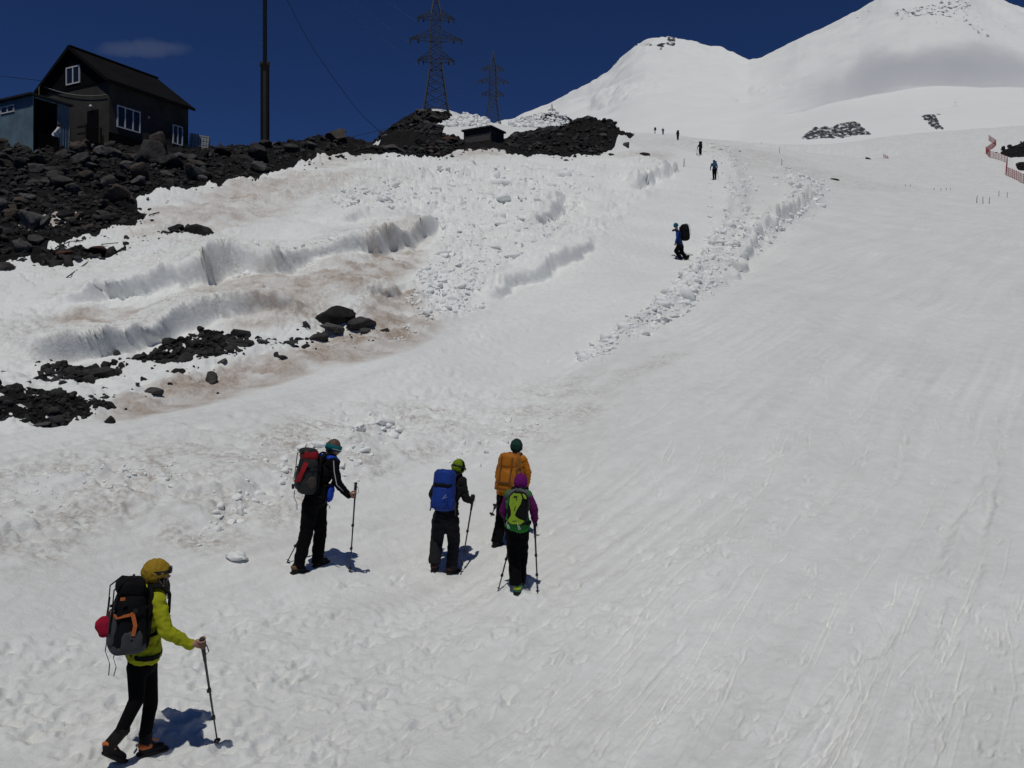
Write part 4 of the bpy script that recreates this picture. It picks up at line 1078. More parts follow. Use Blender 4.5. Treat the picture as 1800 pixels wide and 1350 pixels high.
# lattice pylons
def pylon(px, py, Y, label, yaw=0.08, thick=1.0, material=PYLON):
    b = P(px, py, Y); root = empty('pylon', b); tag(root, label, 'pylon', 'lattice pylons on the ridge')
    ca, sa = math.cos(yaw), math.sin(yaw); ex, ey = Vector((ca, sa, 0)), Vector((-sa, ca, 0))
    hw = lambda z: float(np.interp(z, [-4, 0, 9.3, 20.6, 26.9], [3.2, 2.62, 1.32, 1.08, .08]))
    cr = lambda i, z: b + ex * hw(z) * (1, 1, -1, -1)[i] + ey * hw(z) * (1, -1, -1, 1)[i] + Z_ * z
    lv = [-3.0, 0, 2.4, 4.4, 6.2, 7.8, 9.3, 10.9, 12.4, 14.0, 15.5, 17.0, 18.6, 20.3, 22.4, 24.6, 26.9]
    for i in range(4):
        m = MB()
        for z0, z1 in ((-3, 9.3), (9.3, 20.6), (20.6, 26.9)): m.bar(cr(i, z0), cr(i, z1), .2 * thick)
        m.build('leg', material, root)
    br = MB(); rg = MB()
    for q in range(len(lv) - 1):
        for i in range(4):
            j = (i + 1) % 4
            br.bar(cr(i, lv[q]), cr(j, lv[q + 1]), .10 * thick); br.bar(cr(j, lv[q]), cr(i, lv[q + 1]), .10 * thick)
    for z in (0, 9.3, 10.9, 15.5, 20.3):
        for i in range(4): rg.bar(cr(i, z), cr((i + 1) % 4, z), .13 * thick)
    br.build('bracing', material, root); rg.build('ring', material, root)
    for z, l in ((10.9, 4.1), (15.5, 5.85), (20.1, 4.1)):
        for sgn in (-1, 1):
            m = MB(); tip = b + ex * l * sgn + Z_ * (z + .1)
            ins = (0, 1) if sgn > 0 else (2, 3)
            for i in ins:
                m.bar(cr(i, z), tip, .14 * thick); m.bar(cr(i, z + 1.7), tip, .11 * thick)
                for t in (.3, .55, .78):
                    p0 = cr(i, z).lerp(tip, t); p1 = cr(i, z + 1.7).lerp(tip, t); m.bar(p0, p1, .07 * thick)
                    p2 = cr(i, z + 1.7).lerp(tip, t - .22); m.bar(p0, p2, .07 * thick)
            arm = m.build('cross_arm', material, root)
            for t in (.94, .66):
                q0 = (b + Z_ * z).lerp(tip, t); MB().tube([q0, q0 - Z_ * .25, q0 - Z_ * .9], [.05, .16, .16], 6).build('insulator', material, arm)
    return b, ex
p1 = pylon(766.5, 195, 170, 'tall lattice pylon on the rock mound, its top out of the picture', .10)
p2 = pylon(866.5, 219, 285, 'slimmer lattice pylon farther off, behind the small hut', .12)
p3 = pylon(970, 230, 760, 'tiny far lattice pylon against the snow behind the snow heaps', .12, 1.2, mat('hazy_steel', (.16, .17, .18)))  # paler steel here: the haze of distance is put into the colour
for z, l in ((10.9, 4.1), (15.5, 5.85), (20.1, 4.1)):
    for sgn in (-1, 1):
        a = p1[0] + p1[1] * l * sgn + Z_ * (z - .9); c = p2[0] + p2[1] * l * sgn + Z_ * (z - .9)
        side = 'left' if sgn < 0 else 'right'; lev = {10.9: 'lowest', 15.5: 'middle', 20.1: 'highest'}[z]
        cable('power_line', [a, a.lerp(c, .5) - Z_ * 3.0, c], .025, f'thin power line between the pylons, {side} end of the {lev} arms')
        if sgn < 0:
            e = P(380 + z * 4, -130 - z * 4, 120); cable('power_line', [a, a.lerp(e, .5) - Z_ * 2.0, e], .02, f'faint power line leaving the tall pylon to the upper left from its {lev} arm', mat('bright_line', (.3, .3, .32), .4, .5))

# hut of boards below the pylon
hz_ = ground((862 - CX) / F * 84, 84) - .3
kf = Frame(862, 84, hz_, Vector((.5, .866, 0)), Vector((-.866, .5, 0)))
KW, KL = 3.35, 2.7; KH = (HZ - 224) / F * 84 - hz_
hut = empty('hut', kf.p(0, 0, 0)); tag(hut, 'small flat roofed hut of grey horizontal boards among the rocks', 'hut')
HB = mat('grey_boards', (.095, .09, .085), .9, .15, noise=(1.5, .35)); HD = mat('dark_boards', (.045, .042, .04), .9, .15, noise=(1.5, .35))
mb = MB(); kf.block(mb, .03, KL, .03, KW, -1.5, KH); mb.build('core', HD, hut)
nb = 4; hb = (KH + .6) / nb
for k in range(nb):
    m_ = HB if k % 2 == 0 else HD
    mb = MB(); kf.block(mb, -.02 - .012 * (k % 2), .03, .1, KW - .1, -.6 + k * hb, -.6 + (k + 1) * hb - .04); mb.build('board', m_, hut)
    mb = MB(); kf.block(mb, .1, KL - .1, -.02 - .012 * (k % 2), .03, -.6 + k * hb, -.6 + (k + 1) * hb - .04); mb.build('board', HD, hut)
for (a, b) in ((0, 0), (0, KW), (KL, 0)):
    mb = MB(); mb.bar(kf.p(a, b, -1.5), kf.p(a, b, KH), .16); mb.build('corner_post', HD, hut)
mb = MB(); kf.block(mb, -.25, KL + .25, -.25, KW + .25, KH, KH + .18); mb.build('roof', STEEL, hut)

# ------------------------------------------------------------------ stakes, nets and loose rods
def stake(px, y0, y1, label):
    x, y = pw(px, y1); b = Vector((x, y, ground(x, y))); h = (y1 - y0) / F * y
    o = MB().tube([b - Z_ * .2, b + Vector((random.uniform(-.03, .05), 0, h * .6)), b + Vector((random.uniform(-.05, .1), 0, h))], [.035, .03, .025], 6).build('marker_stake', DARKWOOD, base=b, smooth=True)
    tag(o, label, 'stake', 'thin stakes in the piste')
for px, y0, y1, lb in [(1717,344,357,'leftmost of the three near stakes at the right'),(1728,345.5,358,'middle of the three near stakes at the right'),(1739,346.5,358,'rightmost of the three near stakes at the right'),
    (1756,335.5,345,'left stake of the pair right of the three near stakes'),(1770.5,338,347,'right stake of the pair near the right edge'),
    (1642,329,333.5,'leftmost stake in the far row of four'),(1654,330,334,'second stake from the left in the far row of four'),(1663,330,334,'third stake from the left in the far row of four'),(1670,330.5,334,'rightmost stake in the far row of four'),
    (1591.5,324,327,'left stake of the farthest pair on the piste'),(1600,324.5,327.5,'right stake of the farthest pair on the piste'),
    (1370,259,270,'thin pole beside the berm at the far end of the track'),(1374,279,291,'thin pole on the piste below the far end of the berm'),(1202,279,294,'thin wand standing in the snow left of the bent blue walker')]:
    stake(px, y0, y1, 'thin dark ' + lb if lb[:4] != 'thin' else lb)
NET = mat('red_net', (.30, .008, .03), .8, .2); NET2 = mat('faded_net', (.50, .20, .17), .8, .2)
def net_fence(base, hgt, material, label, cell=.22, strand=.055, off=0):
    pts = []
    for px, py in base:
        x, y = pw(px, py); pts.append(Vector((x, y, ground(x, y))))
    root = empty('net_fence', pts[0]); tag(root, label, 'fence')
    posts = [pts[0]]
    for a, b in zip(pts[:-1], pts[1:]):
        n = max(1, round((b - a).length / 2.6)); 
        for k in range(1, n + 1):
            q = a.lerp(b, k / n); q.z = ground(q.x, q.y); posts.append(q)
    for q in posts: MB().bar(q - Z_ * .3, q + Z_ * (hgt + .2) + Vector((random.uniform(-.06, .06), 0, 0)), .045).build('post', material, root)
    for a, b in zip(posts[:-1], posts[1:]):
        m = MB(); d = (b - a).normalized(); nrm = d.cross(Z_).normalized() * .006
        sag = random.uniform(.02, .15)
        nv = max(2, int((b - a).length / cell)); nh = int(hgt / cell)
        top = lambda t: hgt - sag * 4 * t * (1 - t)
        for k in range(nv + 1):
            t = k / nv; c = a.lerp(b, t); m.box(c + Z_ * (top(t) / 2 + .05), d * strand / 2, nrm, Z_ * top(t) / 2)
        for k in range(nh + 1):
            for t0, t1 in ((0, .5), (.5, 1)):
                f = k / nh; m.bar(a.lerp(b, t0) + Z_ * (.05 + f * top(t0)), a.lerp(b, t1) + Z_ * (.05 + f * top(t1)), .012, strand * (1.5 if k in (0, nh) else 1))
        m.build('netting', material, root)
net_fence([(1738,246),(1751,255),(1733,270),(1741,277),(1771,286),(1769,307),(1799,322),(1850,342)], 1.5, NET, 'red safety netting zigzagging down to the black rocks at the right edge', .34, .045)
net_fence([(1535,264),(1546,267),(1557,270),(1564,268),(1560,274),(1553,276)], 1.0, NET2, 'short faded orange netting around the small rocks on the piste', .3, .05)
def rod(p0, p1, r, label):
    a = on_ground(*p0, dz=.03); b = on_ground(*p1, dz=.05)
    mid = (a + b) / 2; mid.z = max(mid.z, ground(mid.x, mid.y) + .03)
    tag(MB().tube([a, mid, b], r, 6).build('steel_rod', STEEL, base=a), label, 'rod')
rod((117, 496), (168, 459), .02, 'long thin rod lying on snow below the reddish rock'); rod((97, 446), (145, 428), .02, 'thin rod at the edge of the boulder slope above the rock patch'); rod((178, 440), (224, 438), .015, 'short thin rod above the long reddish rock'); rod((262, 389), (280, 381), .02, 'bent bit of rod at the tip of the boulder slope')

# ------------------------------------------------------------------ people
from mathutils import noise as mnoise
SKIN = mat('skin', (.34, .19, .125), .55, .35, noise=(30, .12))
def cloth(name, col, rough=.9): return mat(name, col, rough, .08, noise=(9, .18), bump=(60, .25, .004))
BLACK = cloth('black_cloth', (.005, .005, .0055)); BLACK2 = cloth('black_trousers', (.0035, .0035, .004)); CHAR = cloth('charcoal_cloth', (.022, .022, .023))
LEATHER = mat('boot_leather', (.009, .0085, .008), .7, .2, noise=(20, .3)); SOLE = mat('boot_sole', (.006, .006, .006), .8, .2)
RUBBER = mat('rubber', (.012, .012, .012), .5, .4); ALU = mat('pole_metal', (.05, .05, .055), .35, .5, metal=.6)
HAIR = mat('dark_hair', (.022, .016, .013), .6, .35, bump=(80, .6, .004)); HAIRB = mat('brown_hair', (.10, .065, .042), .6, .3, bump=(80, .6, .004))
EYE = mat('eye', (.02, .02, .02), .2, .5)

def rcone(mb, a, b, ra, rb, n=12):
    a = Vector(a); b = Vector(b); d = (b - a)
    if d.length < 1e-5: d = Vector((0, 0, 1e-3))
    dn = d.normalized(); pts = []; rs = []
    for t in (-88, -60, -30, 0): pts.append(a + dn * ra * math.sin(math.radians(t))); rs.append(max(ra * math.cos(math.radians(t)), 1e-3))
    for t in (0, 30, 60, 88): pts.append(b + dn * rb * math.sin(math.radians(t))); rs.append(max(rb * math.cos(math.radians(t)), 1e-3))
    if d.length < 1e-3: pts = pts[:4] + pts[5:]; rs = rs[:4] + rs[5:]
    return mb.tube(pts, rs, n)
def chain(mb, pts, rs, n=12):
    for i in range(len(pts) - 1): rcone(mb, pts[i], pts[i + 1], rs[i], rs[i + 1], n)
    return mb
def remesh(mb, voxel, it=4, fac=.5):
    """one continuous skin over overlapping solids"""
    me = mb.mesh('tmp'); o = bpy.data.objects.new('tmp', me); COL.objects.link(o)
    m = o.modifiers.new('r', 'REMESH'); m.mode = 'VOXEL'; m.voxel_size = voxel; m.adaptivity = 0
    if it:
        s = o.modifiers.new('s', 'SMOOTH'); s.factor = fac; s.iterations = it
    dg = bpy.context.evaluated_depsgraph_get()
    out = bpy.data.meshes.new_from_object(o.evaluated_get(dg))
    bpy.data.objects.remove(o); bpy.data.meshes.remove(me)
    return out
def wrinkle(me, amp, scale, seed=0, stretch=(1, 1, 1)):
    n = len(me.vertices); co = np.empty(n * 3, np.float32); no = np.empty(n * 3, np.float32)
    me.vertices.foreach_get('co', co); me.vertices.foreach_get('normal', no); co = co.reshape(-1, 3); no = no.reshape(-1, 3)
    p = co * scale * np.array(stretch)
    f = 1 - 2 * np.abs(pnoise(p[:, 0] + p[:, 1] * .6 + seed, p[:, 2] - p[:, 1] * .4, seed)) + .6 * pnoise(p[:, 0] * 2.1 - p[:, 1], p[:, 2] * 2.1 + p[:, 1] * 1.3, seed + 5)
    me.vertices.foreach_set('co', (co + no * (f * amp)[:, None]).ravel()); me.update()
def skinned(name, mb, material, parent, voxel, it=4, wr=None):
    me = remesh(mb, voxel, it)
    if wr: wrinkle(me, *wr)
    me.polygons.foreach_set('use_smooth', np.ones(len(me.polygons), bool)); me.materials.clear(); me.materials.append(material)
    return obj(name, me, material, parent)

def hand(mb, wrist, grip, axis, far=False):
    """palm and five fingers closed round a shaft along axis through grip"""
    axis = Vector(axis).normalized(); w = (Vector(wrist) - Vector(grip)); w = (w - axis * w.dot(axis)).normalized(); t = axis.cross(w)
    pc = Vector(grip) + w * .034
    rcone(mb, wrist, pc + w * .02, .026, .03, 8)
    mb.ball(pc, w * .030, t * .022, axis * .044, .8, 10, 8)
    for k in range(4):
        a = Vector(grip) + axis * (.031 - k * .0205); r = .024 - .001 * k; fr = (.0092, .0098, .0094, .0082)[k]
        ang = (20, 75, 130, 185, 228 - 10 * k)
        chain(mb, [a + (w * math.cos(math.radians(q)) + t * math.sin(math.radians(q))) * (r + (.008 if q == 20 else 0)) for q in ang], [fr, fr, fr * .95, fr * .88, fr * .8], 7)
    a = Vector(grip) + axis * .012
    chain(mb, [pc - t * .012 - axis * .004, a + axis * .022 + w * .018 - t * .024, a + axis * .034 - t * .027 - w * .006, a + axis * .030 - t * .018 - w * .022], [.013, .0115, .0105, .009], 7)

def person(J, face, name_label, group=None, voxel=.013, jacket=BLACK, trousers=BLACK2, boots=LEATHER, sleeves=None, hat=None, hat_mat=None, hair=None, gloves=None,
           grips=None, slim=1.0, leg=(.085, .066, .048), legpad=.010, jpad=.018, headface=None, collar=None, detail=True, hem=None, arm=(.05, .042, .032)):
    """J: joint name -> world Vector. Body is one continuous surface; clothes are its children"""
    face = Vector(face).normalized(); hf_ = Vector(headface).normalized() if headface is not None else face
    up = (J['neck'] - J['pelvis']).normalized(); side = face.cross(up).normalized(); fw = up.cross(side).normalized()
    hs = hf_.cross(Z_).normalized(); hu = hs.cross(hf_).normalized()
    if 0: print('FOOT', name_label[:30], [round(J[q].z - ground(J[q].x, J[q].y), 3) for q in ('heelR', 'toeR', 'heelL', 'toeL')])
    base = Vector((J['pelvis'].x, J['pelvis'].y, min(J['heelR'].z, J['heelL'].z)))
    s = slim
    def torso(mb, pad, low=True, high=True):
        mb.ball(J['chest'], side * (.165 * s + pad), fw * (.108 + pad), up * .18, 1, 16, 10)
        mb.ball(J['belly'], side * (.138 * s + pad), fw * (.098 + pad), up * .17, 1, 16, 10)
        rcone(mb, J['neck'] - up * .02, J['chest'], .06 + pad * .6, .11)
        for k in 'RL': rcone(mb, J['sh' + k], J['chest'] + up * .05, .058 + pad * .7, .1)
    def hips(mb, pad):
        mb.ball(J['pelvis'], side * (.155 * s + pad), fw * (.112 + pad), up * .115, 1, 16, 10)
        for k in 'RL': rcone(mb, J['pelvis'], J['hip' + k], .1, leg[0] * 1.05 + pad)
    # body
    b = MB(); torso(b, 0); hips(b, 0)
    H0 = J['head']
    b.ball(H0 + hu * .012 - hf_ * .008, hs * .074, hf_ * .092, hu * .108, 1, 16, 12)
    b.ball(H0 - hu * .052 + hf_ * .022, hs * .054, hf_ * .066, hu * .062, 1, 14, 10)
    rcone(b, H0 - hu * .07 - hf_ * .02, J['neck'] - up * .03, .052, .058)
    if detail:
        rcone(b, H0 + hf_ * .082 + hu * .0, H0 + hf_ * .102 - hu * .026, .010, .015, 8)
        b.ball(H0 + hf_ * .083 - hu * .062, hs * .024, hf_ * .010, hu * .011, 1, 8, 6)
        for q in (-1, 1): b.ball(H0 + hs * q * .076 - hu * .012 - hf_ * .005, hs * .012, hf_ * .019, hu * .03, 1, 8, 6)
    for k in 'RL':
        chain(b, [J['sh' + k], J['el' + k], J['wr' + k]], arm)
        chain(b, [J['hip' + k], J['knee' + k], J['ank' + k]], leg)
        rcone(b, J['ank' + k], J['heel' + k] + Z_ * .06, leg[2] * .75, .025); rcone(b, J['heel' + k] + Z_ * .05, J['toe' + k] + Z_ * .04, .026, .02)
    me = remesh(b, voxel * 1.25, 3)
    f = MB()
    for k in 'RL':
        g = (grips or {}).get(k)
        if gloves is None:
            if g: hand(f, J['wr' + k], g[0], g[1])
            else:
                d = (J['wr' + k] - J['el' + k]).normalized(); hand(f, J['wr' + k], J['wr' + k] + d * .085, d.cross(face) if abs(d.dot(face)) < .9 else side)
    if f.v:
        bm = bmesh.new(); bm.from_mesh(me); m2 = f.mesh('h'); bm.from_mesh(m2); bm.to_mesh(me); bm.free(); bpy.data.meshes.remove(m2)
    me.materials.clear(); me.materials.append(SKIN); me.polygons.foreach_set('use_smooth', np.ones(len(me.polygons), bool))
    body = obj('person', me, SKIN, base=base); tag(body, name_label, 'person', group)
    if detail:
        for q in (-1, 1):
            e = MB(); e.ball(H0 + hf_ * .080 + hs * q * .031 + hu * .008, hs * .012, hf_ * .009, hu * .009, 1, 8, 6); e.build('eye', EYE, body, smooth=True)
    # jacket
    j = MB(); torso(j, jpad)
    hm = J['pelvis'] if hem is None else J['pelvis'].lerp(J['belly'], hem)
    rcone(j, J['belly'], hm, .1, .1); j.ball(hm, side * (.165 * s + jpad), fw * (.122 + jpad), up * .10, .8, 16, 8); j.ball(hm.lerp(J['belly'], .5), side * (.155 * s + jpad), fw * (.112 + jpad), up * .10, .9, 16, 8)
    j.tube([J['neck'] - up * .04, J['neck'] + up * .012, J['neck'] + up * .035], [.085, .078, .072], 14)
    arms_in = sleeves is None
    for k in 'RL':
        d = (J['wr' + k] - J['el' + k]).normalized()
        if arms_in: chain(j, [J['sh' + k], J['el' + k], J['wr' + k] - d * .01], [arm[0] + jpad * .9, arm[1] + jpad * .8, arm[2] + jpad * .55])
        else: rcone(j, J['sh' + k], J['sh' + k].lerp(J['chest'], .3), arm[0] + jpad, .08)
    skinned('jacket', j, jacket, body, voxel, 3, (.008, 11, 3, (1, 1, 1.5)) if detail else None)
    if not arms_in:
        for k in 'RL':
            d = (J['wr' + k] - J['el' + k]).normalized(); sl = MB(); chain(sl, [J['sh' + k], J['el' + k], J['wr' + k] - d * .01], [arm[0] + jpad * 1.05, arm[1] + jpad, arm[2] + jpad * .7])
            skinned('sleeve', sl, sleeves, body, voxel, 3, (.005, 12, 4) if detail else None)
    if collar:
        c = MB(); c.tube([J['neck'] - up * .05, J['neck'] + up * .0, J['neck'] + up * .045], [.105, .092, .085], 16); skinned('collar', c, collar, body, voxel, 2, (.006, 14, 6))
    # trousers
    t = MB(); hips(t, legpad)
    for k in 'RL':
        chain(t, [J['hip' + k], J['knee' + k]], [leg[0] + legpad, leg[1] + legpad])
        t.tube([J['knee' + k], J['knee' + k].lerp(J['ank' + k], .5), J['ank' + k] + (J['ank' + k] - J['knee' + k]).normalized() * (.045 if legpad > .008 else .0)], [leg[1] + legpad, (leg[1] + leg[2]) / 2 + legpad * 1.2, leg[2] + legpad * 1.5], 12); rcone(t, J['knee' + k], J['knee' + k].lerp(J['ank' + k], .2), leg[1] + legpad, leg[1] + legpad)
    skinned('trousers', t, trousers, body, voxel, 3, (.009, 5, 8, (1, 1, 1.6)) if detail and legpad > .012 else None)
    # boots
    for k in 'RL':
        he, to, an = J['heel' + k], J['toe' + k], J['ank' + k]; bd = (to - he).normalized()
        sh = he + Z_ * .05
        m = MB(); rcone(m, an + (an - sh).normalized() * .04, sh + Z_ * .04 + bd * .03, max(.056, leg[2] + .012), .054); rcone(m, sh + bd * .02, to + Z_ * .042 - bd * .03, .047, .040); rcone(m, sh + Z_ * .05 + bd * .05, to + Z_ * .05 - bd * .1, .042, .036)
        bo = skinned('boot', m, boots if not isinstance(boots, tuple) else boots[0], body, min(voxel, .012) if detail else voxel, 3)
        so = MB(); sd = bd.cross(Z_).normalized(); c = (he + to) / 2 + Z_ * .014
        so.ball(c, bd * ((to - he).length / 2 + .045), sd * .048, bd.cross(sd) * -.020, .5, 16, 6); so.build('sole', SOLE, bo, smooth=True)
        if isinstance(boots, tuple) and detail:
            pn = MB(); pn.ball(sh + Z_ * .035 + bd * .03, bd * .062, sd * .052, Z_ * .034, .8, 14, 8); pn.build('heel_panel', boots[1], bo, smooth=True)
            tg = MB(); tg.ribbon([an + Z_ * .01 + bd * .045, sh + Z_ * .08 + bd * .09, sh + Z_ * .055 + bd * .14], .03, .012, sd); tg.build('tongue', boots[1], bo)
            cf = MB(); cf.tube([an + (an - sh).normalized() * .02, an + (an - sh).normalized() * .055], [.058, .056], 14); cf.build('cuff', boots[0], bo, smooth=True)
    if gloves is not None:
        for k in 'RL':
            g = (grips or {}).get(k); m = MB()
            if g: hand(m, J['wr' + k], g[0], g[1])
            else: d = (J['wr' + k] - J['el' + k]).normalized(); hand(m, J['wr' + k], J['wr' + k] + d * .085, d.cross(face) if abs(d.dot(face)) < .9 else side)
            m.build('glove', gloves, body, smooth=True)
    # headwear and hair
    def cap(mb, r, cut, tilt=0.0, grow=(1, 1, 1)):
        n = len(mb.v); mb.ball((0, 0, 0), (r[0], 0, 0), (0, r[1], 0), (0, 0, r[2]), 1, 20, 14)
        M = Matrix((hs, hf_, hu)).transposed()
        for i in range(n, len(mb.v)):
            v = Vector(mb.v[i]); lim = cut + tilt * v.y
            if v.z < lim: v.z = lim + (v.z - lim) * .15; v.x *= 1.0; v.y *= 1.0
            mb.v[i] = tuple(H0 + hu * .012 - hf_ * .008 + M @ v)
    if hair:
        m = MB(); cap(m, (.080, .098, .114), -.055, .55); ho = skinned('hair', m, hair, body, min(voxel, .01), 2, (.006, 30, 2) if detail else None)
    if hat:
        m = MB(); cap(m, *hat); skinned('hat', m, hat_mat, body, min(voxel, .01) if detail else voxel, 2, (.005, 18, 9) if detail else None)
    J['_side'], J['_fw'], J['_up'], J['_hs'], J['_hf'], J['_hu'] = side, fw, up, hs, hf_, hu
    return body

def joints(Y, d):
    return {k: P(v[0], v[1], Y + (v[2] if len(v) > 2 else 0)) for k, v in d.items()}

# ------------------------------------------------------------------ rucksacks and poles
def lump(mb_name, c, ax, ay, az, material, parent, p=.6, wr=.006, seed=0, taper=0.0, nu=26, nv=20):
    m = MB(); m.ball((0, 0, 0), (1, 0, 0), (0, 1, 0), (0, 0, 1), p, nu, nv)
    V = np.array(m.v); V[:, 0] *= 1 + taper * V[:, 2]; V[:, 1] *= 1 + taper * .7 * V[:, 2]
    A = np.array([list(ax), list(ay), list(az)]); V = V @ A + np.array(list(c))
    me = mesh_np(mb_name, [tuple(v) for v in V], m.f, True)
    if wr: wrinkle(me, wr, 13, seed)
    return obj(mb_name, me, material, parent)
def rucksack(c, up, out, h, w, d, mats, label, J=None, lid=True, seed=0, pockets=True, belt=True, taper=-.04, cat='backpack', straps=True, lidw=.49, lidh=.13):
    """mats: main, lid, pocket, strap. c: centre of the bag"""
    up = Vector(up).normalized(); out = Vector(out); out = (out - up * out.dot(up)).normalized(); sd = up.cross(out)
    c = Vector(c); root = empty('backpack', c - up * h / 2); tag(root, label, cat)
    bag = lump('main_bag', c - up * h * (.06 if lid else 0), sd * w / 2, out * d / 2, up * h * (.44 if lid else .5), mats[0], root, .55, .008, seed, taper)
    if lid: lump('lid', c + up * h * (.51 - lidh) + out * d * .04, sd * w * lidw, out * d * (lidw + .04), up * h * lidh, mats[1], root, .6, .008, seed + 1)
    if pockets:
        lump('front_pocket', c - up * h * .16 + out * d * .44, sd * w * .36, out * d * .14, up * h * .24, mats[2], root, .55, .005, seed + 2)
        for q in (-1, 1): lump('side_pocket', c - up * h * .30 + sd * q * w * .46, sd * w * .09, out * d * .32, up * h * .15, mats[2], root, .6, .005, seed + 3 + q)
    lump('back_panel', c - out * d * .50 - up * h * .05, sd * w * .42, out * d * .07, up * h * .42, mats[3], root, .5, 0, seed)
    if straps:
        for q in (-.25, .25):
            m = MB(); m.ribbon([c + up * h * .47 - out * d * .1 + sd * q * w, c + up * h * .50 + out * d * .25 + sd * q * w, c + up * h * .38 + out * d * .57 + sd * q * w, c + up * h * .1 + out * d * .57 + sd * q * w, c - up * h * .2 + out * d * .60 + sd * q * w], .022, .006, sd); m.build('strap', mats[3], root)
        for q in (-1, 1):
            m = MB(); m.ribbon([c + sd * q * w * .50 - out * d * .45 + up * h * .16, c + sd * q * w * .535 + up * h * .12, c + sd * q * w * .45 + out * d * .47 + up * h * .06], .022, .006, up); m.build('compression_strap', mats[3], root)
            MB().box(c + sd * q * w * .545 + up * h * .12, sd * .006, out * .018, up * .014).build('buckle', RUBBER, root)
    if J is not None:
        for k, q in (('R', 1), ('L', -1)):
            s0 = J['sh' + k].lerp(J['neck'], .42); fwd = J['_fw']; u_ = J['_up']
            pts = [c - out * d * .5 + up * h * .30 + (s0 - c).dot(sd) * sd * .75, s0 + u_ * .085 - fwd * .05, s0 + u_ * .088 + fwd * .02, s0 + u_ * .02 + fwd * .112, s0.lerp(J['belly'], .35) + fwd * .128 + (s0 - J['neck']) * .25, s0.lerp(J['belly'], .7) + fwd * .09 + (s0 - J['neck']) * .95, c - out * d * .48 - up * h * .34 + (s0 - c).dot(sd) * sd * 1.0]
            m = MB(); m.ribbon(pts, .055, .014, (s0 - J['neck']).normalized()); m.build('shoulder_strap', mats[3], root)
        if belt:
            p0 = J['pelvis'].lerp(J['belly'], .45); sp = J['_side']; fwd = J['_fw']; pts = []
            for i in range(13):
                a = math.radians(-150 + 300 * i / 12); pts.append(p0 + sp * math.sin(a) * .182 + fwd * math.cos(a) * .140)
            m = MB(); m.ribbon(pts, .038, .014, J['_up']); m.build('hip_belt', mats[3], root)
    J2 = dict(c=c, up=up, out=out, sd=sd, h=h, w=w, d=d, root=root)
    return J2
def dangle(pk, a, b, material=None, w=.018, name='loose_strap', sway=.02):
    a = Vector(a); b = Vector(b); m = MB(); m.ribbon([a, a.lerp(b, .35) + pk['out'] * sway, a.lerp(b, .7) - pk['out'] * sway * .5, b], w, .004, pk['sd']); m.build(name, material or RUBBER, pk['root'])

def trek_pole(top, tip, label, strap=True, material=ALU, basket=.03, r=1.0):
    top = Vector(top); tip = Vector(tip); d = (tip - top); L = d.length; dn = d.normalized(); root = empty('trekking_pole', tip); tag(root, label, 'trekking pole')
    MB().tube([top + dn * .12, top.lerp(tip, .48)], [.0095 * r, .0095 * r], 8).build('upper_shaft', material, root, True)
    MB().tube([top.lerp(tip, .46), top.lerp(tip, .74)], [.0082 * r, .0082 * r], 8).build('middle_shaft', material, root, True)
    MB().tube([top.lerp(tip, .72), tip - dn * .05], [.0068 * r, .006 * r], 8).build('lower_shaft', material, root, True)
    MB().tube([top, top + dn * .015, top + dn * .03, top + dn * .09, top + dn * .14, top + dn * .24], [.012 * r, .021 * r, .015 * r, .0165 * r, .0145 * r, .012 * r], 10).build('grip', RUBBER, root, True)
    for t in (.47, .73):
        c = top.lerp(tip, t); x = dn.orthogonal().normalized(); MB().tube([c - dn * .018, c + dn * .018], .0135 * r, 8).box(c + x * .016, x * .007, dn * .016, dn.cross(x) * .006).build('clamp', RUBBER, root)
    b = tip - dn * .055; MB().tube([b - dn * .006, b, b + dn * .006], [.010, basket, .012], 12).build('basket', RUBBER, root, True)
    MB().tube([tip - dn * .05, tip], [.006 * r, .0025], 8).build('tip', ALU, root, True)
    if strap:
        x = dn.cross(Vector((0, 1, 0))).normalized(); a = top + dn * .03
        MB().ribbon([a, a + x * .035 + dn * .05, a + x * .045 + dn * .11, a + x * .018 + dn * .14, a + dn * .05], .014, .003, (0, 1, 0)).build('wrist_strap', RUBBER, root)
    return root
def tip_on_ground(px, py, Y):
    return on_ground(px, py, -.01)

# --- the woman in yellow-green, nearest the camera
YEL = cloth('yellow_green_fleece', (.33, .35, .016)); MUST = cloth('mustard_hat', (.32, .20, .022)); ORG = mat('orange_trim', (.50, .13, .03), .6, .3)
BP = mat('pack_black', (.006, .006, .0065), .8, .12, noise=(12, .3), bump=(70, .3, .003)); BG = mat('pack_grey', (.050, .050, .053), .75, .25, noise=(12, .2), bump=(70, .3, .003))
Y0 = 6.7
J = joints(Y0, dict(head=(276,1009,.05), neck=(270,1036,.0), chest=(264,1068,0), belly=(256,1118,0), pelvis=(250,1164,0), shR=(277,1057,-.13), elR=(291,1109,-.18), wrR=(336,1134,-.10),
    shL=(253,1058,.14), elL=(254,1105,.24), wrL=(266,1132,.34), hipR=(241,1172,-.08), kneeR=(240,1230,-.12), ankR=(211,1289,-.16), heelR=(188,1328,-.20), toeR=(218,1341,-.02),
    hipL=(259,1172,.08), kneeL=(265,1236,.12), ankL=(254,1298,.06), heelL=(249,1329,.02), toeL=(288,1319,.16)))
tipA = tip_on_ground(383, 1314, 6.75); topA = P(354.5, 1122, 6.58); axA = (topA - tipA).normalized(); gA = topA - axA * .055
g1 = person(J, (.8, .6, 0), 'woman in yellow-green fleece and mustard hat walking uphill with one pole', jacket=YEL, trousers=BLACK2, boots=(LEATHER, ORG), hat=((.098, .120, .122), -.045, .45), hat_mat=MUST, hair=HAIR,
       grips={'R': (gA, axA)}, leg=(.078, .056, .042), legpad=.006, slim=.92, headface=(.93, .36, -.05), collar=YEL, hem=.42, voxel=.012)
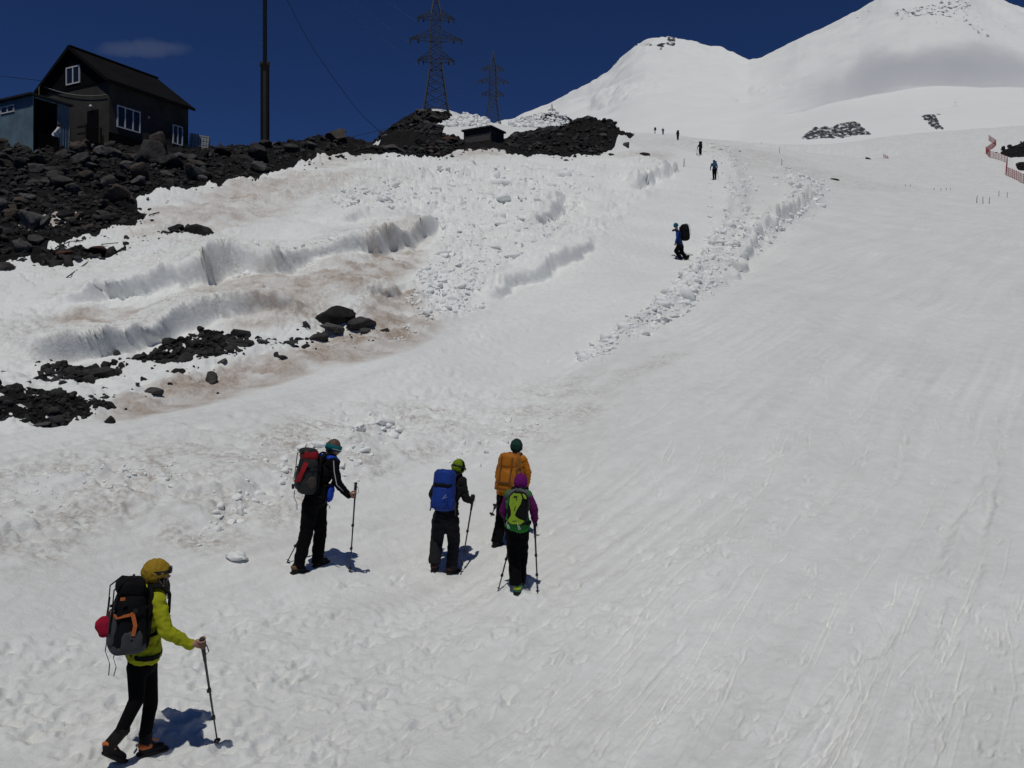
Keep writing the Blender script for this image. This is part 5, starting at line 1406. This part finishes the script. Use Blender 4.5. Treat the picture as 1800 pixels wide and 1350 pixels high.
hh = MB()
for i in range(26):
    a = random.uniform(-.05, .07); q = J['head'] + J['_hf'] * (.045 + random.uniform(-.03, .03)) + J['_hs'] * (.06 * random.choice((-1, 1)) + random.uniform(-.02, .02)) - J['_hu'] * .03
    e = q - Z_ * random.uniform(.12, .20) + J['_hf'] * random.uniform(-.01, .05); hh.tube([q, q.lerp(e, .5) + J['_hf'] * .012, e], [.010, .010, .003], 5)
hh.build('hair_strands', HAIR, g1, smooth=True)
m = MB(); m.ribbon([J['head'] + J['_hu'] * .03 + (J['_hf'] * math.cos(a) * .112 + J['_hs'] * math.sin(a) * .096) for a in np.linspace(-1.9, 1.9, 14)], .03, .006, J['_hu']); m.build('goggle_strap', RUBBER, g1)
m = MB(); m.ball(J['head'] + J['_hu'] * .035 + J['_hf'] * .106, J['_hs'] * .07, J['_hf'] * .018, J['_hu'] * .028, .7, 14, 8); m.build('goggles', GLASS, g1, smooth=True)
cp = P(228, 1079, 6.52); pu = (P(238, 1018, 6.54) - P(226, 1142, 6.50)).normalized()
pk = rucksack(cp, pu, (-.8, -.6, 0), .60, .34, .27, (BP, BP, BG, BP), 'large black and grey backpack with orange straps worn by the woman in yellow-green', J, seed=3, taper=-.20, lidw=.38)
lump('bottom_panel', cp - pu * .235, pk['sd'] * .172, pk['out'] * .142, pu * .075, BG, pk['root'], .6, .005, 8)
for q in (-.1, .1): MB().ribbon([cp + pu * .13 + pk['out'] * .145 + pk['sd'] * q, cp - pu * .02 + pk['out'] * .155 + pk['sd'] * q * .6, cp - pu * .22 + pk['out'] * .15 + pk['sd'] * q * .2], .03, .006, pk['sd']).build('grey_strap', BG, pk['root'])
for q in (1,):
    MB().ribbon([cp + pu * .03 + pk['out'] * .148 + pk['sd'] * .02, cp + pu * .02 + pk['out'] * .13 + pk['sd'] * .15, cp + pu * .04 + pk['out'] * .03 + pk['sd'] * .178], .024, .007, pu).build('orange_strap', ORG, pk['root'])
    MB().ribbon([cp + pu * .06 + pk['out'] * .02 + pk['sd'] * .182, cp - pu * .05 - pk['out'] * .01 + pk['sd'] * .19, cp - pu * .13 - pk['out'] * .0 + pk['sd'] * .186], .03, .008, pk['out']).build('orange_strap', ORG, pk['root'])
MB().ribbon([cp + pu * .305 + pk['sd'] * .05, cp + pu * .33 + pk['sd'] * .02, cp + pu * .305 - pk['sd'] * .01], .014, .006, pk['out']).build('haul_loop', RUBBER, pk['root'])
MB().box(cp + pu * .17 + pk['out'] * .10 + pk['sd'] * .168, pk['sd'] * .003, pk['out'] * .018, pu * .012).build('badge', ORG, pk['root'])
RED = cloth('red_sack', (.32, .012, .035))
q = P(184, 1102, 6.45); s_ = lump('stuff_sack', q, Vector((.05, .01, .03)), Vector((0, .045, 0)), Vector((-.035, 0, .075)), RED, None, .8, .006, 4); tag(s_, 'small crimson stuff sack clipped behind the black and grey backpack', 'stuff sack')
dangle(pk, P(189, 1120, 6.42), P(191, 1187, 6.43), BG, .022); dangle(pk, P(206, 1138, 6.42), P(200, 1188, 6.43), RUBBER, .014)
trek_pole(topA, tipA, 'black trekking pole planted by the woman in yellow-green', r=1.15)

# --- the walker with the red and black pack
BLU = cloth('blue_yoke', (.018, .060, .42)); TEAL = cloth('teal_band', (.006, .105, .125)); TAN = mat('tan_leather', (.14, .085, .035), .7, .3); PIPE = mat('white_piping', (.45, .45, .45), .6, .3)
Y0 = 10.5
J = joints(Y0, dict(head=(586,788,.10), neck=(577,804,.06), chest=(570,829,.03), belly=(561,858,0), pelvis=(553,879,-.02), shR=(586,813,-.10), elR=(594,851,-.13), wrR=(613,872,-.05),
    shL=(563,809,.22), elL=(566,848,.30), wrL=(561,880,.34), hipR=(546,886,-.10), kneeR=(539,936,-.08), ankR=(525,992,-.15), heelR=(516,1009,-.20), toeR=(537,1006,-.06),
    hipL=(560,887,.08), kneeL=(563,934,.14), ankL=(558,983,.16), heelL=(554,997,.12), toeL=(575,989,.30)))
tipB = tip_on_ground(615, 1006, 10.45); topB = P(625.5, 848, 10.45); axB = (topB - tipB).normalized(); gB = P(621, 870, 10.45)
tipB2 = tip_on_ground(503, 990, 10.55); topB2 = P(563, 876, 10.86); axB2 = (topB2 - tipB2).normalized()
g2 = person(J, (.85, .5, 0), 'walker in black with teal headband leaning uphill on two poles', jacket=BLACK, trousers=BLACK2, boots=(LEATHER, TAN), hair=HAIRB, grips={'R': (gB, axB), 'L': (topB2 - axB2 * .06, axB2)},
       leg=(.095, .070, .052), legpad=.016, headface=(.93, .3, -.32), voxel=.013, hem=.25)
m = MB(); m.ribbon([J['head'] + J['_hu'] * .012 + (-J['_hf'] * math.cos(a) * .108 + J['_hs'] * math.sin(a) * .087) for a in np.linspace(-3.0, 3.0, 24)], .075, .010, J['_hu']); m.build('headband', TEAL, g2, smooth=True)
for q in (-1, 1):
    m = MB(); m.ribbon([J['head'] + J['_hs'] * q * .09 + J['_hf'] * t + J['_hu'] * (.0 + .05 * t) for t in (-.02, .05, .11)], .008, .004, J['_hu']); m.build('glasses_arm', PIPE, g2)
for k in 'RL':
    s0 = J['sh' + k]; y = MB(); y.ball(s0 * .62 + J['neck'] * .38 + J['_up'] * .030, (s0 - J['neck']).normalized() * .085, J['_fw'] * .085, J['_up'] * .04, .8, 14, 8); y.build('shoulder_yoke', BLU, g2, smooth=True)
pts = [J['shR'] + Vector((.02, -.075, .035)), J['shR'].lerp(J['elR'], .4) + Vector((.005, -.074, 0)), J['elR'] + Vector((.0, -.066, .0)), J['elR'].lerp(J['wrR'], .6) + Vector((.0, -.058, .012))]
MB().ribbon(pts, .010, .004, (1, 0, 0)).build('piping', PIPE, g2)
lump('jacket_front', P(581, 866, 10.52), Vector((.035, .05, .0)), Vector((-.03, .09, 0)), Vector((.02, 0, .12)), BLU, g2, .8, .008, 3)
REDP = mat('pack_red', (.27, .008, .014), .7, .25, noise=(12, .2), bump=(70, .3, .003)); DGY = mat('pack_dark', (.020, .021, .020), .75, .25, noise=(12, .3), bump=(70, .3, .003))
cp = P(541, 829, 10.33); pu = (P(546, 790, 10.35) - P(537, 868, 10.32)).normalized()
pk = rucksack(cp, pu, (-.85, -.5, 0), .60, .32, .25, (DGY, REDP, DGY, BP), 'red and black backpack on the walker with the teal headband', J, seed=13, taper=-.10, lidw=.42)
lump('lid_pocket', cp + pu * .265 + pk['out'] * .02, pk['sd'] * .125, pk['out'] * .115, pu * .052, DGY, pk['root'], .7, .005, 7)
MB().ribbon([cp + pu * .14 + pk['out'] * .08 + pk['sd'] * .165, cp + pu * .02 + pk['out'] * .12 + pk['sd'] * .155, cp - pu * .10 + pk['out'] * .145 + pk['sd'] * .12, cp - pu * .13 + pk['out'] * .160 + pk['sd'] * .04], .06, .010, pk['sd'] * .4 - pk['out'] * .6).build('red_panel', REDP, pk['root'])
lump('mesh_pocket', cp - pu * .12 + pk['sd'] * .165 - pk['out'] * .02, pk['sd'] * .02, pk['out'] * .06, pu * .08, mat('brown_mesh', (.045, .035, .028)), pk['root'], .8, .004, 2)
dangle(pk, P(518, 862, 10.2), P(522, 896, 10.2), RUBBER, .02); dangle(pk, P(572, 878, 10.38), P(580, 894, 10.38), RUBBER, .03)
MB().box(P(515, 855, 10.2), (.015, 0, 0), (0, .012, 0), (0, 0, .03)).build('buckle', RUBBER, pk['root'])
trek_pole(topB, tipB, 'black trekking pole in the bare hand of the walker with the teal headband', r=1.2); trek_pole(topB2, tipB2, 'trekking pole trailing behind the legs of the walker with red pack', r=1.2)

# --- the walker with the blue pack
BLP = mat('pack_blue', (.006, .034, .22), .7, .25, noise=(12, .2), bump=(60, .35, .003)); LIME = cloth('lime_hood', (.14, .22, .012)); PANT = cloth('grey_trousers', (.017, .017, .019))
Y0 = 11.3
J = joints(Y0, dict(head=(806,823,.12), neck=(799,838,.06), chest=(793,860,.02), belly=(788,886,0), pelvis=(783,909,0), shR=(812,846,-.02), elR=(819,876,.0), wrR=(829,881,.10),
    shL=(772,847,.06), elL=(760,869,.10), wrL=(766,884,.30), hipR=(793,916,0), kneeR=(798,950,.10), ankR=(794,993,.06), heelR=(788,1010,.02), toeR=(804,1004,.16),
    hipL=(773,916,0), kneeL=(768,949,.02), ankL=(764,986,-.10), heelL=(762,1006,-.14), toeL=(767,999,.08)))
tipC = tip_on_ground(810, 1002, 11.5); topC = P(832.5, 869, 11.46); axC = (topC - tipC).normalized()
GLOVE = cloth('black_glove', (.012, .012, .012))
g3 = person(J, (.3, .95, 0), 'walker in black with lime green cap bent forward under a blue pack', jacket=cloth('black_shell', (.015, .015, .016)), trousers=PANT, boots=(LEATHER, mat('maroon_leather', (.06, .015, .015), .6, .3)), hat=((.092, .112, .122), -.075, .15), hat_mat=LIME,
       gloves=GLOVE, grips={'R': (topC - axC * .06, axC)}, leg=(.095, .072, .056), legpad=.018, headface=(.5, .8, -.45), hem=.0)
m = MB(); m.ribbon([J['head'] + J['_hu'] * .01 + (-J['_hf'] * math.cos(a) * .124 + J['_hs'] * math.sin(a) * .105) for a in np.linspace(-2.6, 2.6, 20)], .022, .008, J['_hu']); m.build('cap_band', RUBBER, g3, smooth=True)
m = MB(); m.ribbon([J['head'] - J['_hs'] * .094 * math.cos(a) * -1 + J['_hu'] * (.118 * math.sin(a) + .01) - J['_hf'] * .02 for a in np.linspace(-.5, 1.5, 10)], .045, .012, J['_hf']); m.build('cap_panel', BLACK, g3, smooth=True)
c = MB(); c.ball(J['neck'] - J['_fw'] * .05 + J['_up'] * .03, J['_side'] * .095, J['_fw'] * .07, J['_up'] * .065, .9, 14, 8); c.build('hood', BLACK, g3, smooth=True)
cp = P(780.5, 862, 11.04); pu = (P(783, 826, 11.08) - P(777, 898, 11.0)).normalized()
pk = rucksack(cp, pu, (-.3, -.95, 0), .59, .31, .24, (BLP, BLP, BLP, BP), 'bright blue backpack on the walker with the lime green cap', J, seed=23, taper=.02, lidh=.22, lidw=.50, straps=False)
lump('black_band', cp + pu * .075 + pk['out'] * .03, pk['sd'] * .150, pk['out'] * .105, pu * .035, BP, pk['root'], .6, .003, 5)
dangle(pk, cp - pu * .12 - pk['sd'] * .17, cp - pu * .30 - pk['sd'] * .185, RUBBER, .02); dangle(pk, cp - pu * .15 + pk['sd'] * .19, cp - pu * .33 + pk['sd'] * .20, RUBBER, .02)
MB().ribbon([cp - pu * .05 + pk['out'] * .16 + pk['sd'] * .10, cp - pu * .11 + pk['out'] * .165 + pk['sd'] * .05, cp - pu * .08 + pk['out'] * .165 + pk['sd'] * .12], .008, .004, pk['out']).build('cord', PIPE, pk['root'])
trek_pole(topC, tipC, 'trekking pole in the gloved hand of the walker with the blue pack', r=1.25)

# --- the walker in orange
ORJ = cloth('orange_jacket', (.42, .15, .014)); ORP = mat('pack_orange', (.37, .125, .006), .7, .25, noise=(12, .2), bump=(60, .4, .003)); DTE = cloth('dark_green_beanie', (.014, .045, .032))
Y0 = 12.0
J = joints(Y0, dict(head=(908,786,.05), neck=(904,802,.02), chest=(901,822,.02), belly=(897,847,0), pelvis=(893,868,0), shR=(919,808,-.02), elR=(928,831,.0), wrR=(926,852,.16),
    shL=(884,808,.04), elL=(876,836,.04), wrL=(881,860,.04), hipR=(902,874,.02), kneeR=(908,906,.22), ankR=(913,938,.42), heelR=(911,951,.40), toeR=(920,946,.62),
    hipL=(886,874,0), kneeL=(882,910,.04), ankL=(874,948,-.06), heelL=(869,962,-.10), toeL=(881,957,.10)))
for q in ('heelR', 'toeR'): J[q].z = ground(J[q].x, J[q].y) + .01
J['ankR'].z = J['heelR'].z + .12
topD = P(888, 851, 12.12); tipD = P(862.5, 909, 11.72); axD = (topD - tipD).normalized()
topE = P(921, 862, 12.2); tipE0 = P(947.5, 913, 12.1); axE = (topE - tipE0).normalized()
g4 = person(J, (.35, .94, 0), 'walker in orange jacket and dark green beanie behind the one in purple', jacket=ORJ, trousers=BLACK2, boots=LEATHER, hat=((.094, .112, .124), -.06, .2), hat_mat=DTE, collar=ORJ, gloves=GLOVE,
       grips={'L': (topD - axD * .12, axD), 'R': (topE - axE * .02, axE)}, leg=(.095, .072, .056), legpad=.018, headface=(.2, .97, .05), hem=.1)
cp = P(894, 832, 11.74); pu = (P(898, 798, 11.78) - P(890, 866, 11.70)).normalized()
pk = rucksack(cp, pu, (-.35, -.94, 0), .60, .335, .25, (ORP, ORP, ORP, mat('brown_strap', (.16, .055, .012), .7, .3)), 'big orange backpack on the walker in the orange jacket', J, seed=33, taper=-.03, lidh=.21)
MB().tube([cp - pu * .14 + pk['out'] * .16 + pk['sd'] * q for q in (-.13, -.06, .02, .09, .14)], .012, 6).build('cord', mat('brown_cord', (.12, .05, .015)), pk['root'])
trek_pole(topD, tipD, 'carried trekking pole pointing down behind the orange walker\'s leg, upper basket', False, basket=.045, r=1.3)
trek_pole(topD + Vector((.045, .02, .04)), tipD + Vector((.05, .01, .13)), 'second carried trekking pole beside the orange walker\'s leg', False, basket=.045, r=1.3)
trek_pole(topE, tipE0, 'trekking pole swinging beside the purple sleeve, held by the orange walker', False, basket=.03, r=1.3)

# --- the walker in purple and green
PUR = cloth('purple_sleeve', (.105, .012, .085)); PURH = cloth('purple_beanie', (.13, .010, .115)); GRN = cloth('green_jacket', (.030, .18, .035)); GLM = mat('pack_lime', (.21, .33, .018), .65, .3, noise=(12, .15), bump=(60, .3, .003)); GRYS = cloth('grey_yoke', (.10, .10, .105))
Y0 = 10.3
J = joints(Y0, dict(head=(915.5,849,.05), neck=(913,863,.02), chest=(911,884,.0), belly=(910,906,0), pelvis=(909,925,0), shR=(926,870,-.02), elR=(938,894,.0), wrR=(940,915,.04),
    shL=(896,870,.02), elL=(889,894,.02), wrL=(892,914,.16), hipR=(916,931,0), kneeR=(917,974,.12), ankR=(914,1016,.16), heelR=(912,1032,.12), toeR=(919,1022,.34),
    hipL=(901,931,0), kneeL=(903,972,.02), ankL=(906,1022,-.05), heelL=(908,1045,-.08), toeL=(920,1037,.14)))
tipF = tip_on_ground(945.5, 1043, 10.35); topF = P(939.5, 914, 10.36); axF = (topF - tipF).normalized()
tipG = tip_on_ground(875, 1039, 10.3); topG = P(903, 932, 10.62); topG = tipG + (topG - tipG) * 1.0; axG = (topG - tipG).normalized()
J['wrL'] = topG + Vector((-.02, -.06, .10)); J['elL'] = J['shL'].lerp(J['wrL'], .5) + Vector((-.10, -.02, -.02))
g5 = person(J, (.2, .98, 0), 'shorter walker in purple beanie and green vest seen from behind with two poles', jacket=GRN, sleeves=PUR, trousers=BLACK2, boots=(mat('green_boot', (.02, .14, .06), .6, .3), mat('lime_boot', (.42, .5, .03), .6, .3)), hat=((.090, .108, .118), -.085, .1), hat_mat=PURH,
       gloves=cloth('dark_glove', (.02, .012, .02)), grips={'R': (topF - axF * .05, axF), 'L': (topG - axG * .05, axG)}, slim=.92, leg=(.090, .070, .055), legpad=.014, headface=(.1, .98, .0), hem=.12)
for k in 'RL':
    y = MB(); y.ball(J['sh' + k].lerp(J['neck'], .35) + J['_up'] * .015 - J['_fw'] * .03, (J['sh' + k] - J['neck']).normalized() * .09, J['_fw'] * .075, J['_up'] * .055, .8, 14, 8); y.build('yoke', GRYS, g5, smooth=True)
cp = P(911, 893, 10.06); pu = (P(912, 866, 10.09) - P(908, 924, 10.04)).normalized()
pk = rucksack(cp, pu, (-.2, -.98, 0), .43, .27, .19, (BP, GRYS, GLM, BP), 'lime green and black small backpack on the walker in the purple beanie', J, seed=43, pockets=False, lid=False, straps=False)
o_, s2, u2 = pk['out'], pk['sd'], pk['up']
def patch(name, pts, material, th=.012):
    """raised panel on the back of the bag; pts are (across, up) in metres"""
    m = MB(); q = [cp + s2 * a + u2 * b + o_ * (.094 - .25 * a * a - .18 * b * b) for a, b in pts]; q2 = [v + o_ * th for v in q]; n = len(q)
    m.add(q + q2, [tuple(range(n - 1, -1, -1)), tuple(range(n, 2 * n))] + [(i, (i + 1) % n, (i + 1) % n + n, i + n) for i in range(n)]); return m.build(name, material, pk['root'])
sg = 1 if s2.x > 0 else -1
A = lambda pts: [(a * sg, b) for a, b in (pts if sg > 0 else pts[::-1])]
patch('lime_panel', A([(-.105, .05), (-.075, -.03), (-.07, -.09), (-.115, -.17), (-.06, -.20), (.06, -.195), (.11, -.15), (.03, -.125), (-.02, -.09), (.0, -.02), (.045, .06), (.06, .14), (.035, .19), (-.06, .19), (-.10, .14)]), GLM)
patch('lime_edge', A([(.075, .19), (.055, .19), (.09, .13), (.118, .13), (.105, .17)]), GLM, .010)
LOGO = mat('print_black', (.01, .01, .01), .7, .2)
patch('logo', A([(-.055, .135), (-.045, .13), (-.015, .14), (-.018, .10), (-.008, .10), (-.002, .155), (-.045, .155)]), LOGO, .0145)
patch('logo', A([(-.045, -.16), (.005, -.15), (.005, -.157), (-.045, -.168)]), LOGO, .0145)
patch('logo', A([(-.035, -.02), (-.018, .03), (-.012, .03), (-.028, -.03)]), LOGO, .0145)
WLOOP = mat('white_loop', (.6, .6, .6), .6, .3)
for a in (-.12, .02):
    q = cp + s2 * a * sg - u2 * .175 + o_ * .10; m = MB(); m.ribbon([q, q - u2 * .05 + s2 * .012, q - u2 * .085 + s2 * .025 * sg, q - u2 * .08 + s2 * .045 * sg, q - u2 * .03 + s2 * .02 * sg], .010, .004, o_); m.build('ice_axe_loop', WLOOP, pk['root'])
trek_pole(topF, tipF, 'trekking pole at the right of the walker in the purple beanie', r=1.25); trek_pole(topG, tipG, 'trekking pole slanting left from the walker in the purple beanie', r=1.25)

# --- farther walkers
J = joints(36, dict(head=(1188,397,0), neck=(1190,405,0), chest=(1193,413,0), belly=(1194,422,0), pelvis=(1195,431,0), shL=(1191,408,-.2), elL=(1190.5,418,-.24), wrL=(1187.5,427,-.2), shR=(1193,408,.2), elR=(1193,418,.24), wrR=(1189,427,.2),
    hipL=(1193.5,433,-.1), kneeL=(1188.5,441,-.12), ankL=(1197,454,-.1), heelL=(1198.5,458,-.1), toeL=(1191,458.2,-.1), hipR=(1197,433,.1), kneeR=(1198,443,.1), ankR=(1205,452,.1), heelR=(1211,452.5,.1), toeR=(1206,458,.1)))
g6 = person(J, (-1, -.1, 0), 'walker in blue jacket and teal hat bent under a huge black pack', jacket=cloth('navy_jacket', (.012, .022, .075)), sleeves=cloth('blue_sleeve', (.010, .045, .22)), trousers=BLACK2, hat=((.098, .115, .13), -.05, 0), hat_mat=cloth('teal_hat', (.008, .10, .16)), voxel=.022, leg=(.11, .085, .06), legpad=.015, headface=(-.95, 0, -.3), detail=True)
m = MB(); m.ball(P(1185, 404.5, 36), (.10, 0, .02), (0, .09, 0), (0.02, 0, .055), .8, 10, 8); m.build('scarf', BLACK, g6, smooth=True)
rucksack(P(1204, 408.5, 36), (-.10, 0, 1), (1, 0, .1), .78, .46, .40, (BP, BP, BP, BP), 'huge black duffel pack on the walker in the blue jacket', None, lid=False, seed=53, pockets=False)

def upright(base, h, face, lean=.06, stride=.16, arms=(.25, .25), crouch=0):
    """plain walking skeleton, metres, scaled to height h"""
    base = Vector(base); f = Vector(face).normalized(); r = f.cross(Z_).normalized(); k = h / 1.75
    q = lambda fw, rt, z: base + (f * fw + r * rt + Z_ * z) * k
    J = dict(head=q(lean * 1.7, 0, 1.62), neck=q(lean * 1.3, 0, 1.46), chest=q(lean, 0, 1.28), belly=q(lean * .5, 0, 1.08), pelvis=q(0, 0, .93))
    for s_, n in ((1, 'R'), (-1, 'L')):
        a = arms[0 if s_ > 0 else 1]
        J['sh' + n] = q(lean, .19 * s_, 1.40); J['el' + n] = q(lean + a * .35, .27 * s_, 1.13); J['wr' + n] = q(lean + a, .25 * s_, 1.0)
        st = stride * s_
        J['hip' + n] = q(0, .095 * s_, .88); J['knee' + n] = q(st * .6 + .04, .10 * s_, .48); J['ank' + n] = q(st, .10 * s_, .10); J['heel' + n] = q(st - .06, .10 * s_, 0); J['toe' + n] = q(st + .17, .11 * s_, .02 + max(st, 0) * .35)
    return J
def far_walker(px, py, Y, h, face, label, jk, tr, ht=None, pack=None, plabel=None, poles=(), stride=.16, arms=(.25, .25), vox=.035, psize=(.62, .36, .28), z=None):
    x = (px - CX) / F * Y; b = Vector((x, Y, ground(x, Y) if z is None else z))
    J = upright(b, h, face, .14, stride, arms)
    o = person(J, face, label, 'walkers strung out up the track', voxel=vox, jacket=jk, trousers=tr, hat=((.1, .115, .13), -.06, 0), hat_mat=ht or BLACK, leg=(.10, .075, .055), legpad=.012, detail=False, gloves=BLACK)
    if pack is not None:
        f = Vector(face).normalized(); c = J['chest'] - f * .26 + Z_ * .04; rucksack(c, f * .12 + Z_, -f, *psize, (pack, pack, pack, BP), plabel, None, seed=int(px), pockets=False, straps=False)
    for i, (dx, side_) in enumerate(poles):
        w = J['wr' + side_]; t = Vector((w.x + dx, w.y + .1, 0)); t.z = ground(t.x, t.y) - .02; trek_pole(w + (w - t).normalized() * .12, t, f'thin trekking pole on the {"right" if side_ == "R" else "left"} of the ' + ('bent walker in blue jacket' if px > 1250 else 'walker under the tall black pack'), False, r=1.6)
    return o
BJ = cloth('steel_blue_jacket', (.025, .075, .14))
far_walker(1256, 316, 66, 1.76, (.05, 1, 0), 'bent walker in blue jacket and black trousers on the track', BJ, BLACK2, BLACK, cloth('blue_pack', (.03, .09, .17)), 'blue backpack on the bent walker in blue', ((.18, 'R'),), .10, (.1, .3), .03, (.5, .32, .22))
far_walker(1231, 272, 98, 1.72, (-.05, 1, 0), 'walker in black under a tall black pack with two poles', BLACK, BLACK2, BLACK, BP, 'tall black backpack rising above the head of a walker in black', ((-.1, 'L'), (.1, 'R')), .06, (.2, .35), .04, (.95, .40, .34))
far_walker(1191.5, 247, 135, 1.75, (.05, 1, 0), 'walker all in black, third from the top of the line', BLACK, BLACK2, BLACK, BP, 'black backpack on the walker third from the top', (), .05, (.1, .1), .05, (.75, .40, .34))
far_walker(1165.5, 236.5, 183, 1.72, (0, 1, 0), 'tiny walker in blue jacket and dark red trousers near the crest', BJ, cloth('dark_red_trousers', (.08, .012, .015)), BJ, None, None, (), .05, (.1, .1), .06)
far_walker(1151.5, 235, 199, 1.70, (-.9, .4, 0), 'tiny walker in black with a pack, topmost at the left end of the crest', BLACK, BLACK2, BLACK, BP, 'grey black backpack on the topmost walker on the crest', (), .08, (.3, .1), .06, (.7, .40, .34))
for px, lb in ((1317, 'leftmost of the three specks of people on the far snow'), (1323, 'middle of the three specks of people on the far snow'), (1338.5, 'rightmost of the three specks of people on the far snow')):
    far_walker(px, 257, 420, 1.7, (0, 1, 0), lb, BLACK, BLACK2, vox=.08, z=mountain(px, 420) + .1)

# --- the man by the shed
q = P(98, 256, 41.2); bs = Vector((q.x, q.y, ground(q.x, q.y)))
J = upright(bs, 1.72, (.75, .65, 0), .10, .03, (.0, .0))
for n, s_ in (('R', 1), ('L', -1)):
    J['el' + n] = J['sh' + n].lerp(J['pelvis'], .5) + (J['sh' + n] - J['neck']) * .75 - Vector((.10, .08, 0)); J['wr' + n] = J['pelvis'] + (J['hip' + n] - J['pelvis']) * 1.6 + Z_ * .08
gm = person(J, (.75, .65, 0), 'man in white shirt and dark trousers standing with hands on hips at the shed', jacket=cloth('white_shirt', (.62, .63, .64)), trousers=BLACK2, hair=HAIR, voxel=.022, leg=(.095, .075, .055), hem=.5)

# ------------------------------------------------------------------ cloud bank on the mountain and a wisp over the house
def cloud(name, c, r, dens, scale, label, seed=0.0, aniso=0.45, thr=(.54, .74)):
    V = rock_verts(ICO3[0], 900 + int(seed), 3, .8, .98, .15); V = V / np.abs(V).max(0) * np.array(r)
    o = obj(name, mesh_np(name, V, ICO3[1])); o.location = c
    m = bpy.data.materials.new(name); m.use_nodes = True; nt = m.node_tree; nt.nodes.clear()
    out = nt.nodes.new('ShaderNodeOutputMaterial'); pv = nt.nodes.new('ShaderNodeVolumePrincipled')
    pv.inputs['Color'].default_value = (.97, .98, 1, 1); pv.inputs['Anisotropy'].default_value = aniso
    tc = nt.nodes.new('ShaderNodeTexCoord'); dv = nt.nodes.new('ShaderNodeVectorMath'); dv.operation = 'DIVIDE'; dv.inputs[1].default_value = r
    nt.links.new(tc.outputs['Object'], dv.inputs[0])
    ln = nt.nodes.new('ShaderNodeVectorMath'); ln.operation = 'LENGTH'; nt.links.new(dv.outputs[0], ln.inputs[0])
    fall = nt.nodes.new('ShaderNodeMapRange'); fall.interpolation_type = 'SMOOTHSTEP'
    for k, v in zip(('From Min', 'From Max', 'To Min', 'To Max'), (.35, .95, 1, 0)): fall.inputs[k].default_value = v
    nt.links.new(ln.outputs['Value'], fall.inputs['Value'])
    tn = nt.nodes.new('ShaderNodeTexNoise'); tn.noise_dimensions = '4D'; tn.inputs['W'].default_value = seed; tn.inputs['Scale'].default_value = scale; tn.inputs['Detail'].default_value = 4; tn.inputs['Roughness'].default_value = .62
    nt.links.new(tc.outputs['Object'], tn.inputs['Vector'])
    ad = nt.nodes.new('ShaderNodeMath'); ad.operation = 'MULTIPLY_ADD'; ad.inputs[1].default_value = .42; nt.links.new(fall.outputs['Result'], ad.inputs[0])
    hf2 = nt.nodes.new('ShaderNodeMath'); hf2.operation = 'MULTIPLY'; hf2.inputs[1].default_value = .80; nt.links.new(tn.outputs['Fac'], hf2.inputs[0]); nt.links.new(hf2.outputs[0], ad.inputs[2])
    mr = nt.nodes.new('ShaderNodeMapRange'); mr.interpolation_type = 'SMOOTHSTEP'
    for k, v in zip(('From Min', 'From Max', 'To Min', 'To Max'), (thr[0], thr[1], 0, dens)): mr.inputs[k].default_value = v
    nt.links.new(ad.outputs[0], mr.inputs['Value'])
    mu = nt.nodes.new('ShaderNodeMath'); mu.operation = 'MULTIPLY'; nt.links.new(mr.outputs['Result'], mu.inputs[0]); nt.links.new(fall.outputs['Result'], mu.inputs[1])
    nt.links.new(mu.outputs[0], pv.inputs['Density']); nt.links.new(pv.outputs['Volume'], out.inputs['Volume'])
    o.data.materials.append(m)
    return tag(o, label, 'cloud', kind='stuff')
cloud('cloud', P(1650, 165, 1150), (330, 120, 105), .017, .018, 'grey cloud bank lying across the right hand snow slope', 3.0)
cloud('cloud', P(250, 86, 2600), (260, 50, 50), .0040, .016, 'faint wisp of cloud in the sky above the house', 8.0)
